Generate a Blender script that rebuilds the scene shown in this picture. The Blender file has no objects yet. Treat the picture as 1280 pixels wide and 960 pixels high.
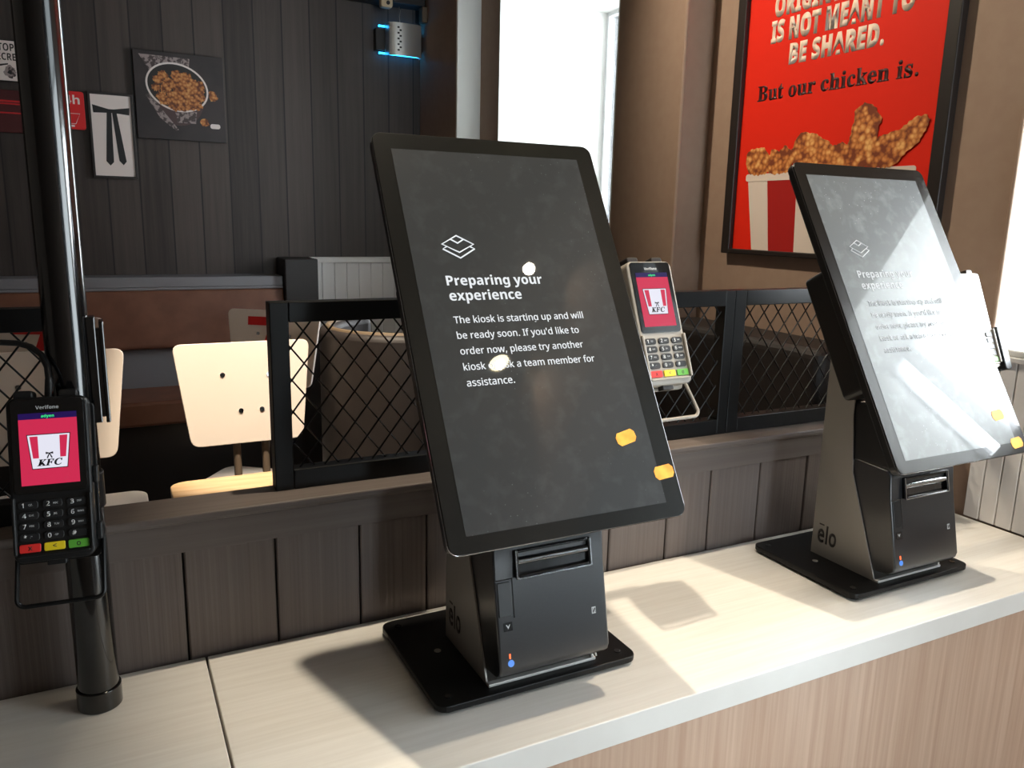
import bpy, bmesh, math, random
from mathutils import Vector, Matrix

# ------------------------------------------------------------------ camera, world, light, exposure
scene = bpy.context.scene
COL = scene.collection
PI = math.pi
R = math.radians
random.seed(7)

cam_data = bpy.data.cameras.new('camera')
cam = bpy.data.objects.new('camera', cam_data)
COL.objects.link(cam)
cam_data.sensor_width = 36.0
cam_data.lens = 27.964
cam_data.clip_start = 0.02
_r = Vector((0.8917052, -0.4520864, 0.0218999))
_u = Vector((0.0724859, 0.1903987, 0.9790271))
_f = Vector((0.4467746, 0.8714162, -0.2025494))
cam.matrix_world = Matrix(((_r.x, _u.x, -_f.x, 0.0), (_r.y, _u.y, -_f.y, 0.0), (_r.z, _u.z, -_f.z, 1.25), (0, 0, 0, 1)))
scene.camera = cam

scene.view_settings.view_transform = 'Standard'
scene.view_settings.look = 'None'
scene.view_settings.gamma = 1.0
scene.view_settings.use_curve_mapping = False
scene.view_settings.exposure = 0.4
scene.cycles.use_denoising = True
scene.cycles.max_bounces = 10
scene.cycles.sample_clamp_indirect = 12.0

world = bpy.data.worlds.new('overcast_sky')
scene.world = world
world.use_nodes = True
SKY = 24.0
_bg = world.node_tree.nodes['Background']
_bg.inputs['Color'].default_value = (0.88, 0.95, 1.0, 1)
_bg.inputs['Strength'].default_value = SKY


def portal(name, loc, sx, sz):
    """light portal in a window or door opening of the right wall, facing into the room"""
    d = bpy.data.lights.new(name, 'AREA')
    d.shape = 'RECTANGLE'
    d.size, d.size_y = sx, sz
    d.cycles.is_portal = True
    o = bpy.data.objects.new(name, d)
    COL.objects.link(o)
    # local x -> -Y, local y -> Z, local z -> +X : shines along -X
    o.matrix_world = Matrix(((0, 0, 1, loc[0]), (-1, 0, 0, loc[1]), (0, 1, 0, loc[2]), (0, 0, 0, 1)))
    return o


portal('window_portal', (1.61, 0.57, 1.245), 0.50, 0.40)
portal('far_window_portal', (1.71, 2.236, 1.50), 0.72, 1.0)
portal('door_portal', (1.61, -1.04, 1.07), 2.4, 2.0)

_p = portal('front_portal', (1.085, -2.66, 1.15), 0.86, 2.1)
_p.matrix_world = Matrix(((-1, 0, 0, 1.085), (0, 0, -1, -2.66), (0, -1, 0, 1.15), (0, 0, 0, 1)))

LAMP_POWER = 62.0
WARM = (1.0, 0.87, 0.68)

# ------------------------------------------------------------------ materials


def srgb(r, g, b):
    def f(c):
        c = c / 255.0
        return c / 12.92 if c <= 0.04045 else ((c + 0.055) / 1.055) ** 2.4
    return (f(r), f(g), f(b), 1.0)


def mat(name, col, rough=0.5, metal=0.0, spec=0.5, coat=0.0, coat_rough=0.03, emit=None, emit_s=0.0):
    m = bpy.data.materials.new(name)
    m.use_nodes = True
    b = m.node_tree.nodes['Principled BSDF']
    b.inputs['Base Color'].default_value = col if len(col) == 4 else (*col, 1)
    b.inputs['Roughness'].default_value = rough
    b.inputs['Metallic'].default_value = metal
    b.inputs['Specular IOR Level'].default_value = spec
    b.inputs['Coat Weight'].default_value = coat
    b.inputs['Coat Roughness'].default_value = coat_rough
    if emit:
        b.inputs['Emission Color'].default_value = emit if len(emit) == 4 else (*emit, 1)
        b.inputs['Emission Strength'].default_value = emit_s
    return m


def noise_col(m, c1, c2, scale=(1, 1, 1), nscale=5.0, detail=4.0, lo=0.35, hi=0.65, bump=0.0, coords='Object', rand=False):
    """procedural colour variation between c1 and c2 driven by stretched noise"""
    nt = m.node_tree
    b = nt.nodes['Principled BSDF']
    tc = nt.nodes.new('ShaderNodeTexCoord')
    mp = nt.nodes.new('ShaderNodeMapping')
    mp.inputs['Scale'].default_value = scale
    nz = nt.nodes.new('ShaderNodeTexNoise')
    nz.inputs['Scale'].default_value = nscale
    nz.inputs['Detail'].default_value = detail
    rp = nt.nodes.new('ShaderNodeValToRGB')
    rp.color_ramp.elements[0].position = lo
    rp.color_ramp.elements[0].color = c1
    rp.color_ramp.elements[1].position = hi
    rp.color_ramp.elements[1].color = c2
    nt.links.new(tc.outputs[coords], mp.inputs['Vector'])
    if rand:
        oi = nt.nodes.new('ShaderNodeObjectInfo')
        ad = nt.nodes.new('ShaderNodeVectorMath')
        nt.links.new(mp.outputs['Vector'], ad.inputs[0])
        nt.links.new(oi.outputs['Location'], ad.inputs[1])
        nt.links.new(ad.outputs['Vector'], nz.inputs['Vector'])
    else:
        nt.links.new(mp.outputs['Vector'], nz.inputs['Vector'])
    nt.links.new(nz.outputs['Fac'], rp.inputs['Fac'])
    nt.links.new(rp.outputs['Color'], b.inputs['Base Color'])
    if bump:
        bp = nt.nodes.new('ShaderNodeBump')
        bp.inputs['Strength'].default_value = bump
        bp.inputs['Distance'].default_value = 0.002
        nt.links.new(nz.outputs['Fac'], bp.inputs['Height'])
        nt.links.new(bp.outputs['Normal'], b.inputs['Normal'])
    return m


def plank_mat(name, width, offset, axis, c_dark, c_light, groove_col, rough=0.6, gw=0.03, scale_long=2.0, scale_cross=60.0, var=0.35):
    """vertical boards: fine grain along Z, a tone per board, a dark joint between boards (axis = 'X' or 'Y')"""
    m = mat(name, c_dark, rough)
    nt = m.node_tree
    L = nt.links
    b = nt.nodes['Principled BSDF']
    tc = nt.nodes.new('ShaderNodeTexCoord')
    sp = nt.nodes.new('ShaderNodeSeparateXYZ')
    L.new(tc.outputs['Object'], sp.inputs[0])

    def math_node(op, a, bb):
        n = nt.nodes.new('ShaderNodeMath')
        n.operation = op
        for k, v in enumerate((a, bb)):
            if v is None:
                continue
            if isinstance(v, (int, float)):
                n.inputs[k].default_value = v
            else:
                L.new(v, n.inputs[k])
        return n.outputs[0]
    u = math_node('DIVIDE', math_node('SUBTRACT', sp.outputs[axis], offset), width)
    idx = math_node('FLOOR', u, None)
    fr = math_node('FRACT', u, None)
    wn = nt.nodes.new('ShaderNodeTexWhiteNoise')
    wn.noise_dimensions = '1D'
    L.new(idx, wn.inputs['W'])
    mp = nt.nodes.new('ShaderNodeMapping')
    mp.inputs['Scale'].default_value = (scale_cross, scale_cross, scale_long)
    L.new(tc.outputs['Object'], mp.inputs['Vector'])
    nz = nt.nodes.new('ShaderNodeTexNoise')
    nz.inputs['Scale'].default_value = 1.0
    nz.inputs['Detail'].default_value = 5.0
    nz.inputs['Roughness'].default_value = 0.6
    L.new(mp.outputs['Vector'], nz.inputs['Vector'])
    t = math_node('ADD', math_node('MULTIPLY', wn.outputs['Value'], var), math_node('MULTIPLY', nz.outputs['Fac'], 1.0 - var))
    rp = nt.nodes.new('ShaderNodeValToRGB')
    rp.color_ramp.elements[0].position = 0.25
    rp.color_ramp.elements[0].color = c_dark
    rp.color_ramp.elements[1].position = 0.72
    rp.color_ramp.elements[1].color = c_light
    L.new(t, rp.inputs['Fac'])
    g = math_node('LESS_THAN', fr, gw)
    mx = nt.nodes.new('ShaderNodeMix')
    mx.data_type = 'RGBA'
    L.new(g, mx.inputs[0])
    L.new(rp.outputs['Color'], mx.inputs[6])
    mx.inputs[7].default_value = groove_col
    L.new(mx.outputs[2], b.inputs['Base Color'])
    bp = nt.nodes.new('ShaderNodeBump')
    bp.inputs['Strength'].default_value = 0.25
    bp.inputs['Distance'].default_value = 0.001
    L.new(nz.outputs['Fac'], bp.inputs['Height'])
    L.new(bp.outputs['Normal'], b.inputs['Normal'])
    return m


def glass_mat(name, tint=(1, 1, 1), trans=1.0):
    """thin architectural pane: clear or tinted see-through with a fresnel reflection"""
    m = bpy.data.materials.new(name)
    m.use_nodes = True
    nt = m.node_tree
    nt.nodes.clear()
    out = nt.nodes.new('ShaderNodeOutputMaterial')
    tr = nt.nodes.new('ShaderNodeBsdfTransparent')
    k = trans ** 0.5        # light crosses both faces of the pane
    tr.inputs['Color'].default_value = (tint[0] * k, tint[1] * k, tint[2] * k, 1)
    gl = nt.nodes.new('ShaderNodeBsdfGlossy')
    gl.inputs['Roughness'].default_value = 0.01
    fr = nt.nodes.new('ShaderNodeFresnel')
    fr.inputs['IOR'].default_value = 1.3
    mx = nt.nodes.new('ShaderNodeMixShader')
    nt.links.new(fr.outputs[0], mx.inputs[0])
    nt.links.new(tr.outputs[0], mx.inputs[1])
    nt.links.new(gl.outputs[0], mx.inputs[2])
    nt.links.new(mx.outputs[0], out.inputs['Surface'])
    return m


def screen_mat(name, base, dust_col, dust, rough=0.35, coat=1.0):
    """dark glossy glass with finger marks and specks of dust"""
    m = mat(name, base, rough, 0, 0.25, coat=coat, coat_rough=0.015)
    nt = m.node_tree
    L = nt.links
    b = nt.nodes['Principled BSDF']
    tc = nt.nodes.new('ShaderNodeTexCoord')
    oi = nt.nodes.new('ShaderNodeObjectInfo')
    ad = nt.nodes.new('ShaderNodeVectorMath')
    L.new(tc.outputs['Object'], ad.inputs[0])
    L.new(oi.outputs['Location'], ad.inputs[1])
    n1 = nt.nodes.new('ShaderNodeTexNoise')
    n1.inputs['Scale'].default_value = 58.0
    n1.inputs['Detail'].default_value = 5.0
    n1.inputs['Distortion'].default_value = 0.25
    L.new(ad.outputs[0], n1.inputs['Vector'])
    r1 = nt.nodes.new('ShaderNodeValToRGB')
    r1.color_ramp.elements[0].position = 0.5
    r1.color_ramp.elements[0].color = (0.66, 0.66, 0.66, 1)
    r1.color_ramp.elements[1].position = 0.74
    r1.color_ramp.elements[1].color = (1, 1, 1, 1)
    L.new(n1.outputs['Fac'], r1.inputs['Fac'])
    v = nt.nodes.new('ShaderNodeTexVoronoi')
    v.inputs['Scale'].default_value = 150.0
    L.new(ad.outputs[0], v.inputs['Vector'])
    r2 = nt.nodes.new('ShaderNodeValToRGB')
    r2.color_ramp.elements[0].position = 0.05
    r2.color_ramp.elements[0].color = (1, 1, 1, 1)
    r2.color_ramp.elements[1].position = 0.11
    r2.color_ramp.elements[1].color = (0, 0, 0, 1)
    L.new(v.outputs['Distance'], r2.inputs['Fac'])
    n3 = nt.nodes.new('ShaderNodeTexNoise')
    n3.inputs['Scale'].default_value = 9.0
    L.new(ad.outputs[0], n3.inputs['Vector'])
    r3 = nt.nodes.new('ShaderNodeValToRGB')
    r3.color_ramp.elements[0].position = 0.46
    r3.color_ramp.elements[1].position = 0.58
    L.new(n3.outputs['Fac'], r3.inputs['Fac'])
    sp = nt.nodes.new('ShaderNodeMath')
    sp.operation = 'MULTIPLY'
    L.new(r2.outputs['Color'], sp.inputs[0])
    L.new(r3.outputs['Color'], sp.inputs[1])
    s2 = nt.nodes.new('ShaderNodeMath')
    s2.operation = 'MULTIPLY_ADD'
    L.new(sp.outputs[0], s2.inputs[0])
    s2.inputs[1].default_value = 2.0
    L.new(r1.outputs['Color'], s2.inputs[2])
    s3 = nt.nodes.new('ShaderNodeMath')
    s3.operation = 'MULTIPLY'
    L.new(s2.outputs[0], s3.inputs[0])
    s3.inputs[1].default_value = dust
    mx = nt.nodes.new('ShaderNodeMix')
    mx.data_type = 'RGBA'
    L.new(s3.outputs[0], mx.inputs[0])
    mx.inputs[6].default_value = base
    mx.inputs[7].default_value = dust_col
    L.new(mx.outputs[2], b.inputs['Base Color'])
    return m


M = {}
M['black_plastic'] = mat('black_plastic', srgb(17, 17, 18), 0.42)
M['black_gloss'] = mat('black_gloss', srgb(12, 12, 13), 0.18, coat=0.6)
M['printer_black'] = noise_col(mat('printer_black', srgb(40, 42, 46), 0.35, coat=0.7, coat_rough=0.22), srgb(26, 27, 30), srgb(31, 32, 35), (1, 1, 1), 900, 2)
M['black_metal'] = mat('black_metal', srgb(10, 10, 11), 0.42, 0.0, 0.3)
M['pole_black'] = mat('pole_black', srgb(6, 6, 7), 0.16, 0.0, 0.6, coat=0.6, coat_rough=0.04)
M['rubber'] = mat('rubber', srgb(14, 14, 14), 0.8)
M['silver'] = mat('silver_sheet_metal', srgb(150, 146, 141), 0.45, 0.35)
M['lip'] = mat('lip_metal_glint', srgb(205, 203, 200), 0.35, 0.3)  # pedestal sheet metal made lighter; the edge glint is in the colour
M['chrome'] = mat('chrome', srgb(190, 190, 192), 0.15, 1.0)
M['slot_dark'] = mat('slot_dark', srgb(10, 8, 9), 0.2, coat=0.8)
M['grey_plastic'] = mat('grey_plastic', srgb(160, 152, 142), 0.45)
M['bezel'] = screen_mat('bezel_glass', srgb(7, 7, 7), srgb(120, 115, 100), 0.02, 0.3, 0.4)
M['screen'] = screen_mat('screen_glass', srgb(18, 19, 21), srgb(190, 196, 200), 0.07)
M['white_glow'] = mat('screen_text_white', (0.02, 0.02, 0.02), 0.5, emit=(0.92, 0.96, 1.0), emit_s=0.66)
M['screen_hazed'] = screen_mat('smeared_hazed_screen_glass', srgb(22, 24, 26), srgb(190, 198, 202), 0.32)  # smears plus glare haze, painted in as a heavier grey film
M['glow_faint'] = mat('screen_text_faint', (0.10, 0.10, 0.10), 0.5, emit=(0.92, 0.96, 1.0), emit_s=0.34)  # right screen's heading, dimmed to stand in for glare
M['glow_faintest'] = mat('screen_text_faintest', (0.10, 0.10, 0.10), 0.5, emit=(0.92, 0.96, 1.0), emit_s=0.14)  # right screen's message, dimmed further, grey base matching the painted haze
M['display_pink'] = mat('display_pink', (0.02, 0.0, 0.0), 0.3, emit=srgb(222, 48, 88), emit_s=0.62)
M['display_blue'] = mat('display_blue', (0.0, 0.0, 0.01), 0.3, emit=srgb(40, 20, 90), emit_s=0.55)
M['display_white'] = mat('display_white', (0.02, 0.02, 0.02), 0.3, emit=srgb(236, 236, 250), emit_s=0.7)
M['display_ink'] = mat('display_ink', srgb(14, 14, 24), 0.4)
M['display_green'] = mat('display_green', (0, 0.02, 0), 0.4, emit=srgb(60, 240, 140), emit_s=0.8)
M['key_black'] = mat('key_black', srgb(22, 22, 24), 0.5)
M['key_white'] = mat('key_print_white', srgb(225, 225, 225), 0.6)
M['key_red'] = mat('key_red', srgb(225, 45, 40), 0.45)
M['key_yellow'] = mat('key_yellow', srgb(235, 205, 30), 0.45)
M['key_green'] = mat('key_green', srgb(90, 165, 55), 0.45)
M['orange'] = noise_col(mat('orange_sticker', srgb(245, 160, 40), 0.6), srgb(240, 145, 30), srgb(250, 180, 60), (1, 1, 1), 60, 2)
M['orange_ink'] = mat('orange_ink', srgb(190, 105, 20), 0.6)
M['led_red'] = mat('led_red', (0.1, 0, 0), 0.4, emit=(1, 0.12, 0.03), emit_s=2.0)
M['sticker_blue_glow'] = mat('sticker_blue_glow', (0, 0.02, 0.1), 0.4, emit=(0.12, 0.35, 1), emit_s=0.6)  # blue sticker, no lamp; its brightness is put in as emission
M['mark_grey'] = mat('mark_grey', srgb(190, 190, 190), 0.6)
M['worktop'] = noise_col(mat('whitewashed_worktop', srgb(225, 218, 208), 0.42), srgb(222, 217, 210), srgb(232, 228, 222), (4, 90, 4), 2.2, 6, 0.3, 0.7)
M['oak'] = noise_col(mat('light_oak_panel', srgb(205, 178, 150), 0.5), srgb(182, 148, 124), srgb(202, 171, 148), (150, 150, 3.5), 1.0, 6, 0.3, 0.7)
M['part_frame'] = noise_col(mat('grey_brown_frame', srgb(104, 94, 88), 0.5), srgb(100, 90, 85), srgb(110, 100, 95), (1.5, 120, 120), 1.2, 5)
M['part_plank'] = noise_col(mat('grey_brown_plank', srgb(104, 92, 86), 0.5), srgb(97, 87, 82), srgb(113, 102, 97), (230, 230, 1.5), 1.0, 5, 0.3, 0.7, bump=0.3)
M['part_dark'] = mat('plank_gap_dark', srgb(20, 17, 16), 0.8)
M['far_planks'] = plank_mat('dark_grey_planks', 0.1, 0.03, 'X', srgb(44, 37, 34), srgb(76, 66, 61), srgb(22, 18, 17), gw=0.05)
M['wall_tan'] = noise_col(mat('tan_wall_paint', srgb(150, 128, 108), 0.7), srgb(158, 132, 115), srgb(162, 137, 119), (1, 1, 1), 40, 3)
M['wall_white'] = mat('white_paint', srgb(232, 232, 228), 0.6)
M['bead_white'] = mat('white_beadboard', srgb(230, 226, 224), 0.55)
M['ceiling'] = mat('ceiling_paint', srgb(120, 108, 97), 0.8)
M['floor'] = noise_col(mat('brown_floor', srgb(70, 58, 50), 0.5), srgb(62, 50, 43), srgb(78, 66, 57), (3, 30, 1), 1.5, 4)
M['back_wall'] = mat('back_wall_paint', srgb(128, 116, 106), 0.8)
M['window_frame'] = mat('white_window_frame', srgb(225, 226, 226), 0.4)
M['grey_frame'] = mat('grey_door_frame', srgb(70, 72, 76), 0.4)
M['pane'] = glass_mat('clear_pane')
M['far_pane'] = glass_mat('far_window_pane', (1.0, 1.0, 1.0), 0.42)
M['clear_door'] = glass_mat('clear_door_pane', (0.98, 1.0, 1.0), 0.26)
M['clear_front'] = glass_mat('clear_front_pane', (0.96, 0.99, 1.0), 0.52)
M['tinted'] = glass_mat('tinted_door_pane', (0.97, 1.0, 1.0), 0.12)
M['cream'] = mat('cream_laminate', srgb(226, 212, 200), 0.4)
M['chair_edge'] = mat('plywood', srgb(190, 150, 105), 0.5)
M['chair_leg'] = mat('chair_leg_metal', srgb(140, 122, 105), 0.35, 0.6)
M['red_paint'] = mat('red_paint', srgb(200, 25, 25), 0.45)
M['table_wood'] = noise_col(mat('table_wood', srgb(205, 170, 125), 0.35), srgb(190, 150, 105), srgb(215, 182, 140), (4, 50, 4), 1.5, 5)
M['table_white'] = mat('white_table', srgb(235, 225, 215), 0.35)
M['leather'] = noise_col(mat('brown_leather', srgb(105, 66, 47), 0.5), srgb(96, 58, 41), srgb(110, 70, 51), (1, 1, 1), 14, 4)
M['bench_grey'] = mat('bench_grey', srgb(118, 116, 120), 0.45)
M['dark_brown'] = mat('dark_brown_upholstery', srgb(34, 27, 25), 0.6)
M['rim_tan'] = mat('tan_piping', srgb(96, 80, 62), 0.6)
M['dark'] = mat('dark_wood', srgb(30, 25, 23), 0.5)
M['poster_red'] = mat('poster_red', srgb(236, 42, 20), 0.6, 0, 0.2)
M['poster_white'] = mat('poster_white', srgb(240, 215, 195), 0.5)
M['poster_dark'] = mat('poster_dark_ink', srgb(60, 14, 16), 0.5)
M['bucket_white'] = mat('bucket_white', srgb(232, 216, 204), 0.5)
M['bucket_red'] = mat('bucket_red', srgb(176, 28, 24), 0.5)
M['frame_dark'] = mat('dark_picture_frame', srgb(36, 29, 26), 0.45)


def chicken_mat(name, c0, c1, c2, sc):
    m = mat(name, c1, 0.6)
    nt = m.node_tree
    L = nt.links
    b = nt.nodes['Principled BSDF']
    tc = nt.nodes.new('ShaderNodeTexCoord')
    v = nt.nodes.new('ShaderNodeTexVoronoi')
    v.inputs['Scale'].default_value = sc
    n = nt.nodes.new('ShaderNodeTexNoise')
    n.inputs['Scale'].default_value = sc * 0.5
    n.inputs['Detail'].default_value = 5
    L.new(tc.outputs['Object'], n.inputs['Vector'])
    L.new(tc.outputs['Object'], v.inputs['Vector'])
    a = nt.nodes.new('ShaderNodeMath')
    a.operation = 'MULTIPLY_ADD'
    L.new(v.outputs['Distance'], a.inputs[0])
    a.inputs[1].default_value = 0.6
    L.new(n.outputs['Fac'], a.inputs[2])
    r = nt.nodes.new('ShaderNodeValToRGB')
    r.color_ramp.elements[0].position = 0.5
    r.color_ramp.elements[0].color = c2
    r.color_ramp.elements[1].position = 1.0
    r.color_ramp.elements[1].color = c0
    e = r.color_ramp.elements.new(0.78)
    e.color = c1
    L.new(a.outputs[0], r.inputs['Fac'])
    L.new(r.outputs['Color'], b.inputs['Base Color'])
    return m


M['chicken'] = chicken_mat('fried_chicken_print', srgb(126, 56, 22), srgb(206, 124, 58), srgb(244, 190, 116), 95)
M['chicken_dim'] = chicken_mat('bowl_chicken_print', srgb(100, 50, 24), srgb(180, 112, 58), srgb(210, 156, 94), 110)
M['print_dark'] = noise_col(mat('dark_print', srgb(40, 32, 32), 0.5), srgb(34, 27, 27), srgb(48, 38, 38), (1, 1, 1), 12, 3)
M['bowl_side'] = mat('bowl_side_print', srgb(72, 50, 50), 0.5)
M['print_white'] = mat('print_white', srgb(225, 212, 206), 0.5)
M['print_grey'] = noise_col(mat('print_grey', srgb(120, 105, 104), 0.6), srgb(70, 58, 58), srgb(150, 135, 132), (1, 1, 1), 90, 1, 0.45, 0.55)
M['print_black'] = mat('print_black', srgb(20, 18, 18), 0.5)
M['maroon'] = mat('maroon_board', srgb(70, 14, 16), 0.5)
M['sign_red'] = mat('sign_red', srgb(214, 28, 30), 0.5)
M['neon_red'] = mat('dim_red_line', srgb(190, 24, 30), 0.5)
M['blue_tube'] = mat('blue_light_tube', (0, 0.1, 0.2), 0.5, emit=(0.02, 0.36, 0.9), emit_s=6.0)
M['trap_metal'] = mat('brushed_metal_cover', srgb(200, 198, 195), 0.35, 0.7)
M['beige'] = mat('beige_plastic', srgb(190, 170, 140), 0.5)
M['lamp_glow'] = mat('lamp_glow', (1, 1, 1), 0.5, emit=(1.0, 0.88, 0.55), emit_s=26.0)
M['lamp_ring'] = mat('lamp_ring', srgb(225, 222, 215), 0.5)

# ------------------------------------------------------------------ mesh helpers


class MB:
    """collects shapes in one bmesh; build() links them as ONE mesh object"""

    def __init__(self):
        self.bm = bmesh.new()

    def box(self, x0, x1, y0, y1, z0, z1):
        vs = [self.bm.verts.new((x, y, z)) for z in (z0, z1) for y in (y0, y1) for x in (x0, x1)]
        for f in ((0, 2, 3, 1), (4, 5, 7, 6), (0, 1, 5, 4), (2, 6, 7, 3), (0, 4, 6, 2), (1, 3, 7, 5)):
            self.bm.faces.new([vs[i] for i in f])
        return self

    def prism(self, pts, a0, a1, axis='Z'):
        """2D outline extruded along an axis: Z -> (x,y), Y -> (x,z), X -> (y,z)"""
        def p3(p, a):
            return {'Z': (p[0], p[1], a), 'Y': (p[0], a, p[1]), 'X': (a, p[0], p[1])}[axis]
        lo = [self.bm.verts.new(p3(p, a0)) for p in pts]
        hi = [self.bm.verts.new(p3(p, a1)) for p in pts]
        n = len(pts)
        self.bm.faces.new(list(reversed(lo)))
        self.bm.faces.new(hi)
        for i in range(n):
            self.bm.faces.new((lo[i], lo[(i + 1) % n], hi[(i + 1) % n], hi[i]))
        return self

    def cyl(self, p0, p1, r0, r1=None, n=20):
        p0, p1 = Vector(p0), Vector(p1)
        r1 = r0 if r1 is None else r1
        d = (p1 - p0).normalized()
        a = d.orthogonal().normalized()
        b = d.cross(a)
        lo, hi = [], []
        for i in range(n):
            t = 2 * PI * i / n
            v = a * math.cos(t) + b * math.sin(t)
            lo.append(self.bm.verts.new(p0 + v * r0))
            hi.append(self.bm.verts.new(p1 + v * r1))
        self.bm.faces.new(list(reversed(lo)))
        self.bm.faces.new(hi)
        for i in range(n):
            self.bm.faces.new((lo[i], lo[(i + 1) % n], hi[(i + 1) % n], hi[i]))
        return self

    def tube(self, pts, r, n=10, closed=False):
        pts = [Vector(p) for p in pts]
        rings = []
        N = len(pts)
        prev = None
        for i, p in enumerate(pts):
            if closed:
                d = (pts[(i + 1) % N] - pts[i - 1]).normalized()
            else:
                d = (pts[min(i + 1, N - 1)] - pts[max(i - 1, 0)]).normalized()
            if prev is None:
                a = d.orthogonal().normalized()
            else:
                a = (prev - d * prev.dot(d)).normalized()
            prev = a
            b = d.cross(a)
            rings.append([self.bm.verts.new(p + (a * math.cos(2 * PI * k / n) + b * math.sin(2 * PI * k / n)) * r) for k in range(n)])
        m = N if closed else N - 1
        for i in range(m):
            q, w = rings[i], rings[(i + 1) % N]
            for k in range(n):
                self.bm.faces.new((q[k], q[(k + 1) % n], w[(k + 1) % n], w[k]))
        if not closed:
            self.bm.faces.new(list(reversed(rings[0])))
            self.bm.faces.new(rings[-1])
        return self

    def build(self, name, m, parent=None, bevel=0.0, seg=2, smooth=False, mw=None):
        me = bpy.data.meshes.new(name)
        bmesh.ops.recalc_face_normals(self.bm, faces=self.bm.faces[:])
        self.bm.to_mesh(me)
        self.bm.free()
        me.materials.append(m)
        o = bpy.data.objects.new(name, me)
        COL.objects.link(o)
        if parent is not None:
            o.parent = parent
        if mw is not None:
            o.matrix_local = mw
        if bevel:
            b = o.modifiers.new('bevel', 'BEVEL')
            b.width = bevel
            b.segments = seg
            b.limit_method = 'ANGLE'
            b.angle_limit = R(40)
        if smooth:
            for p in me.polygons:
                p.use_smooth = True
            me.set_sharp_from_angle(angle=R(40))
        return o


def rrect(x0, x1, y0, y1, r, n=5):
    pts = []
    for cx, cy, a in ((x1 - r, y0 + r, -90), (x1 - r, y1 - r, 0), (x0 + r, y1 - r, 90), (x0 + r, y0 + r, 180)):
        for i in range(n + 1):
            t = R(a + 90 * i / n)
            pts.append((cx + r * math.cos(t), cy + r * math.sin(t)))
    return pts


def ellipse(cx, cy, rx, ry, n=32, rot=0.0):
    c, s = math.cos(rot), math.sin(rot)
    out = []
    for i in range(n):
        t = 2 * PI * i / n
        x, y = rx * math.cos(t), ry * math.sin(t)
        out.append((cx + x * c - y * s, cy + x * s + y * c))
    return out


def arc_pts(cx, cy, r, a0, a1, n):
    return [(cx + r * math.cos(R(a0 + (a1 - a0) * i / n)), cy + r * math.sin(R(a0 + (a1 - a0) * i / n))) for i in range(n + 1)]


def lumpy(pts, amp, step, seed):
    """an outline with rounded lumps, for battered chicken"""
    rnd = random.Random(seed)
    # smooth the polygon first (Chaikin), then add lumps
    for _ in range(2):
        q = []
        for i in range(len(pts)):
            a, b = pts[i], pts[(i + 1) % len(pts)]
            q += [(a[0] * .75 + b[0] * .25, a[1] * .75 + b[1] * .25), (a[0] * .25 + b[0] * .75, a[1] * .25 + b[1] * .75)]
        pts = q
    out = []
    for i in range(len(pts)):
        a, b = Vector(pts[i]), Vector(pts[(i + 1) % len(pts)])
        L = (b - a).length
        k = max(1, int(L / step))
        nrm = Vector((b.y - a.y, a.x - b.x))
        if nrm.length > 0:
            nrm.normalize()
        for j in range(k):
            p = a.lerp(b, j / k) + nrm * (rnd.random() - 0.5) * amp
            out.append((p.x, p.y))
    return out


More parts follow.
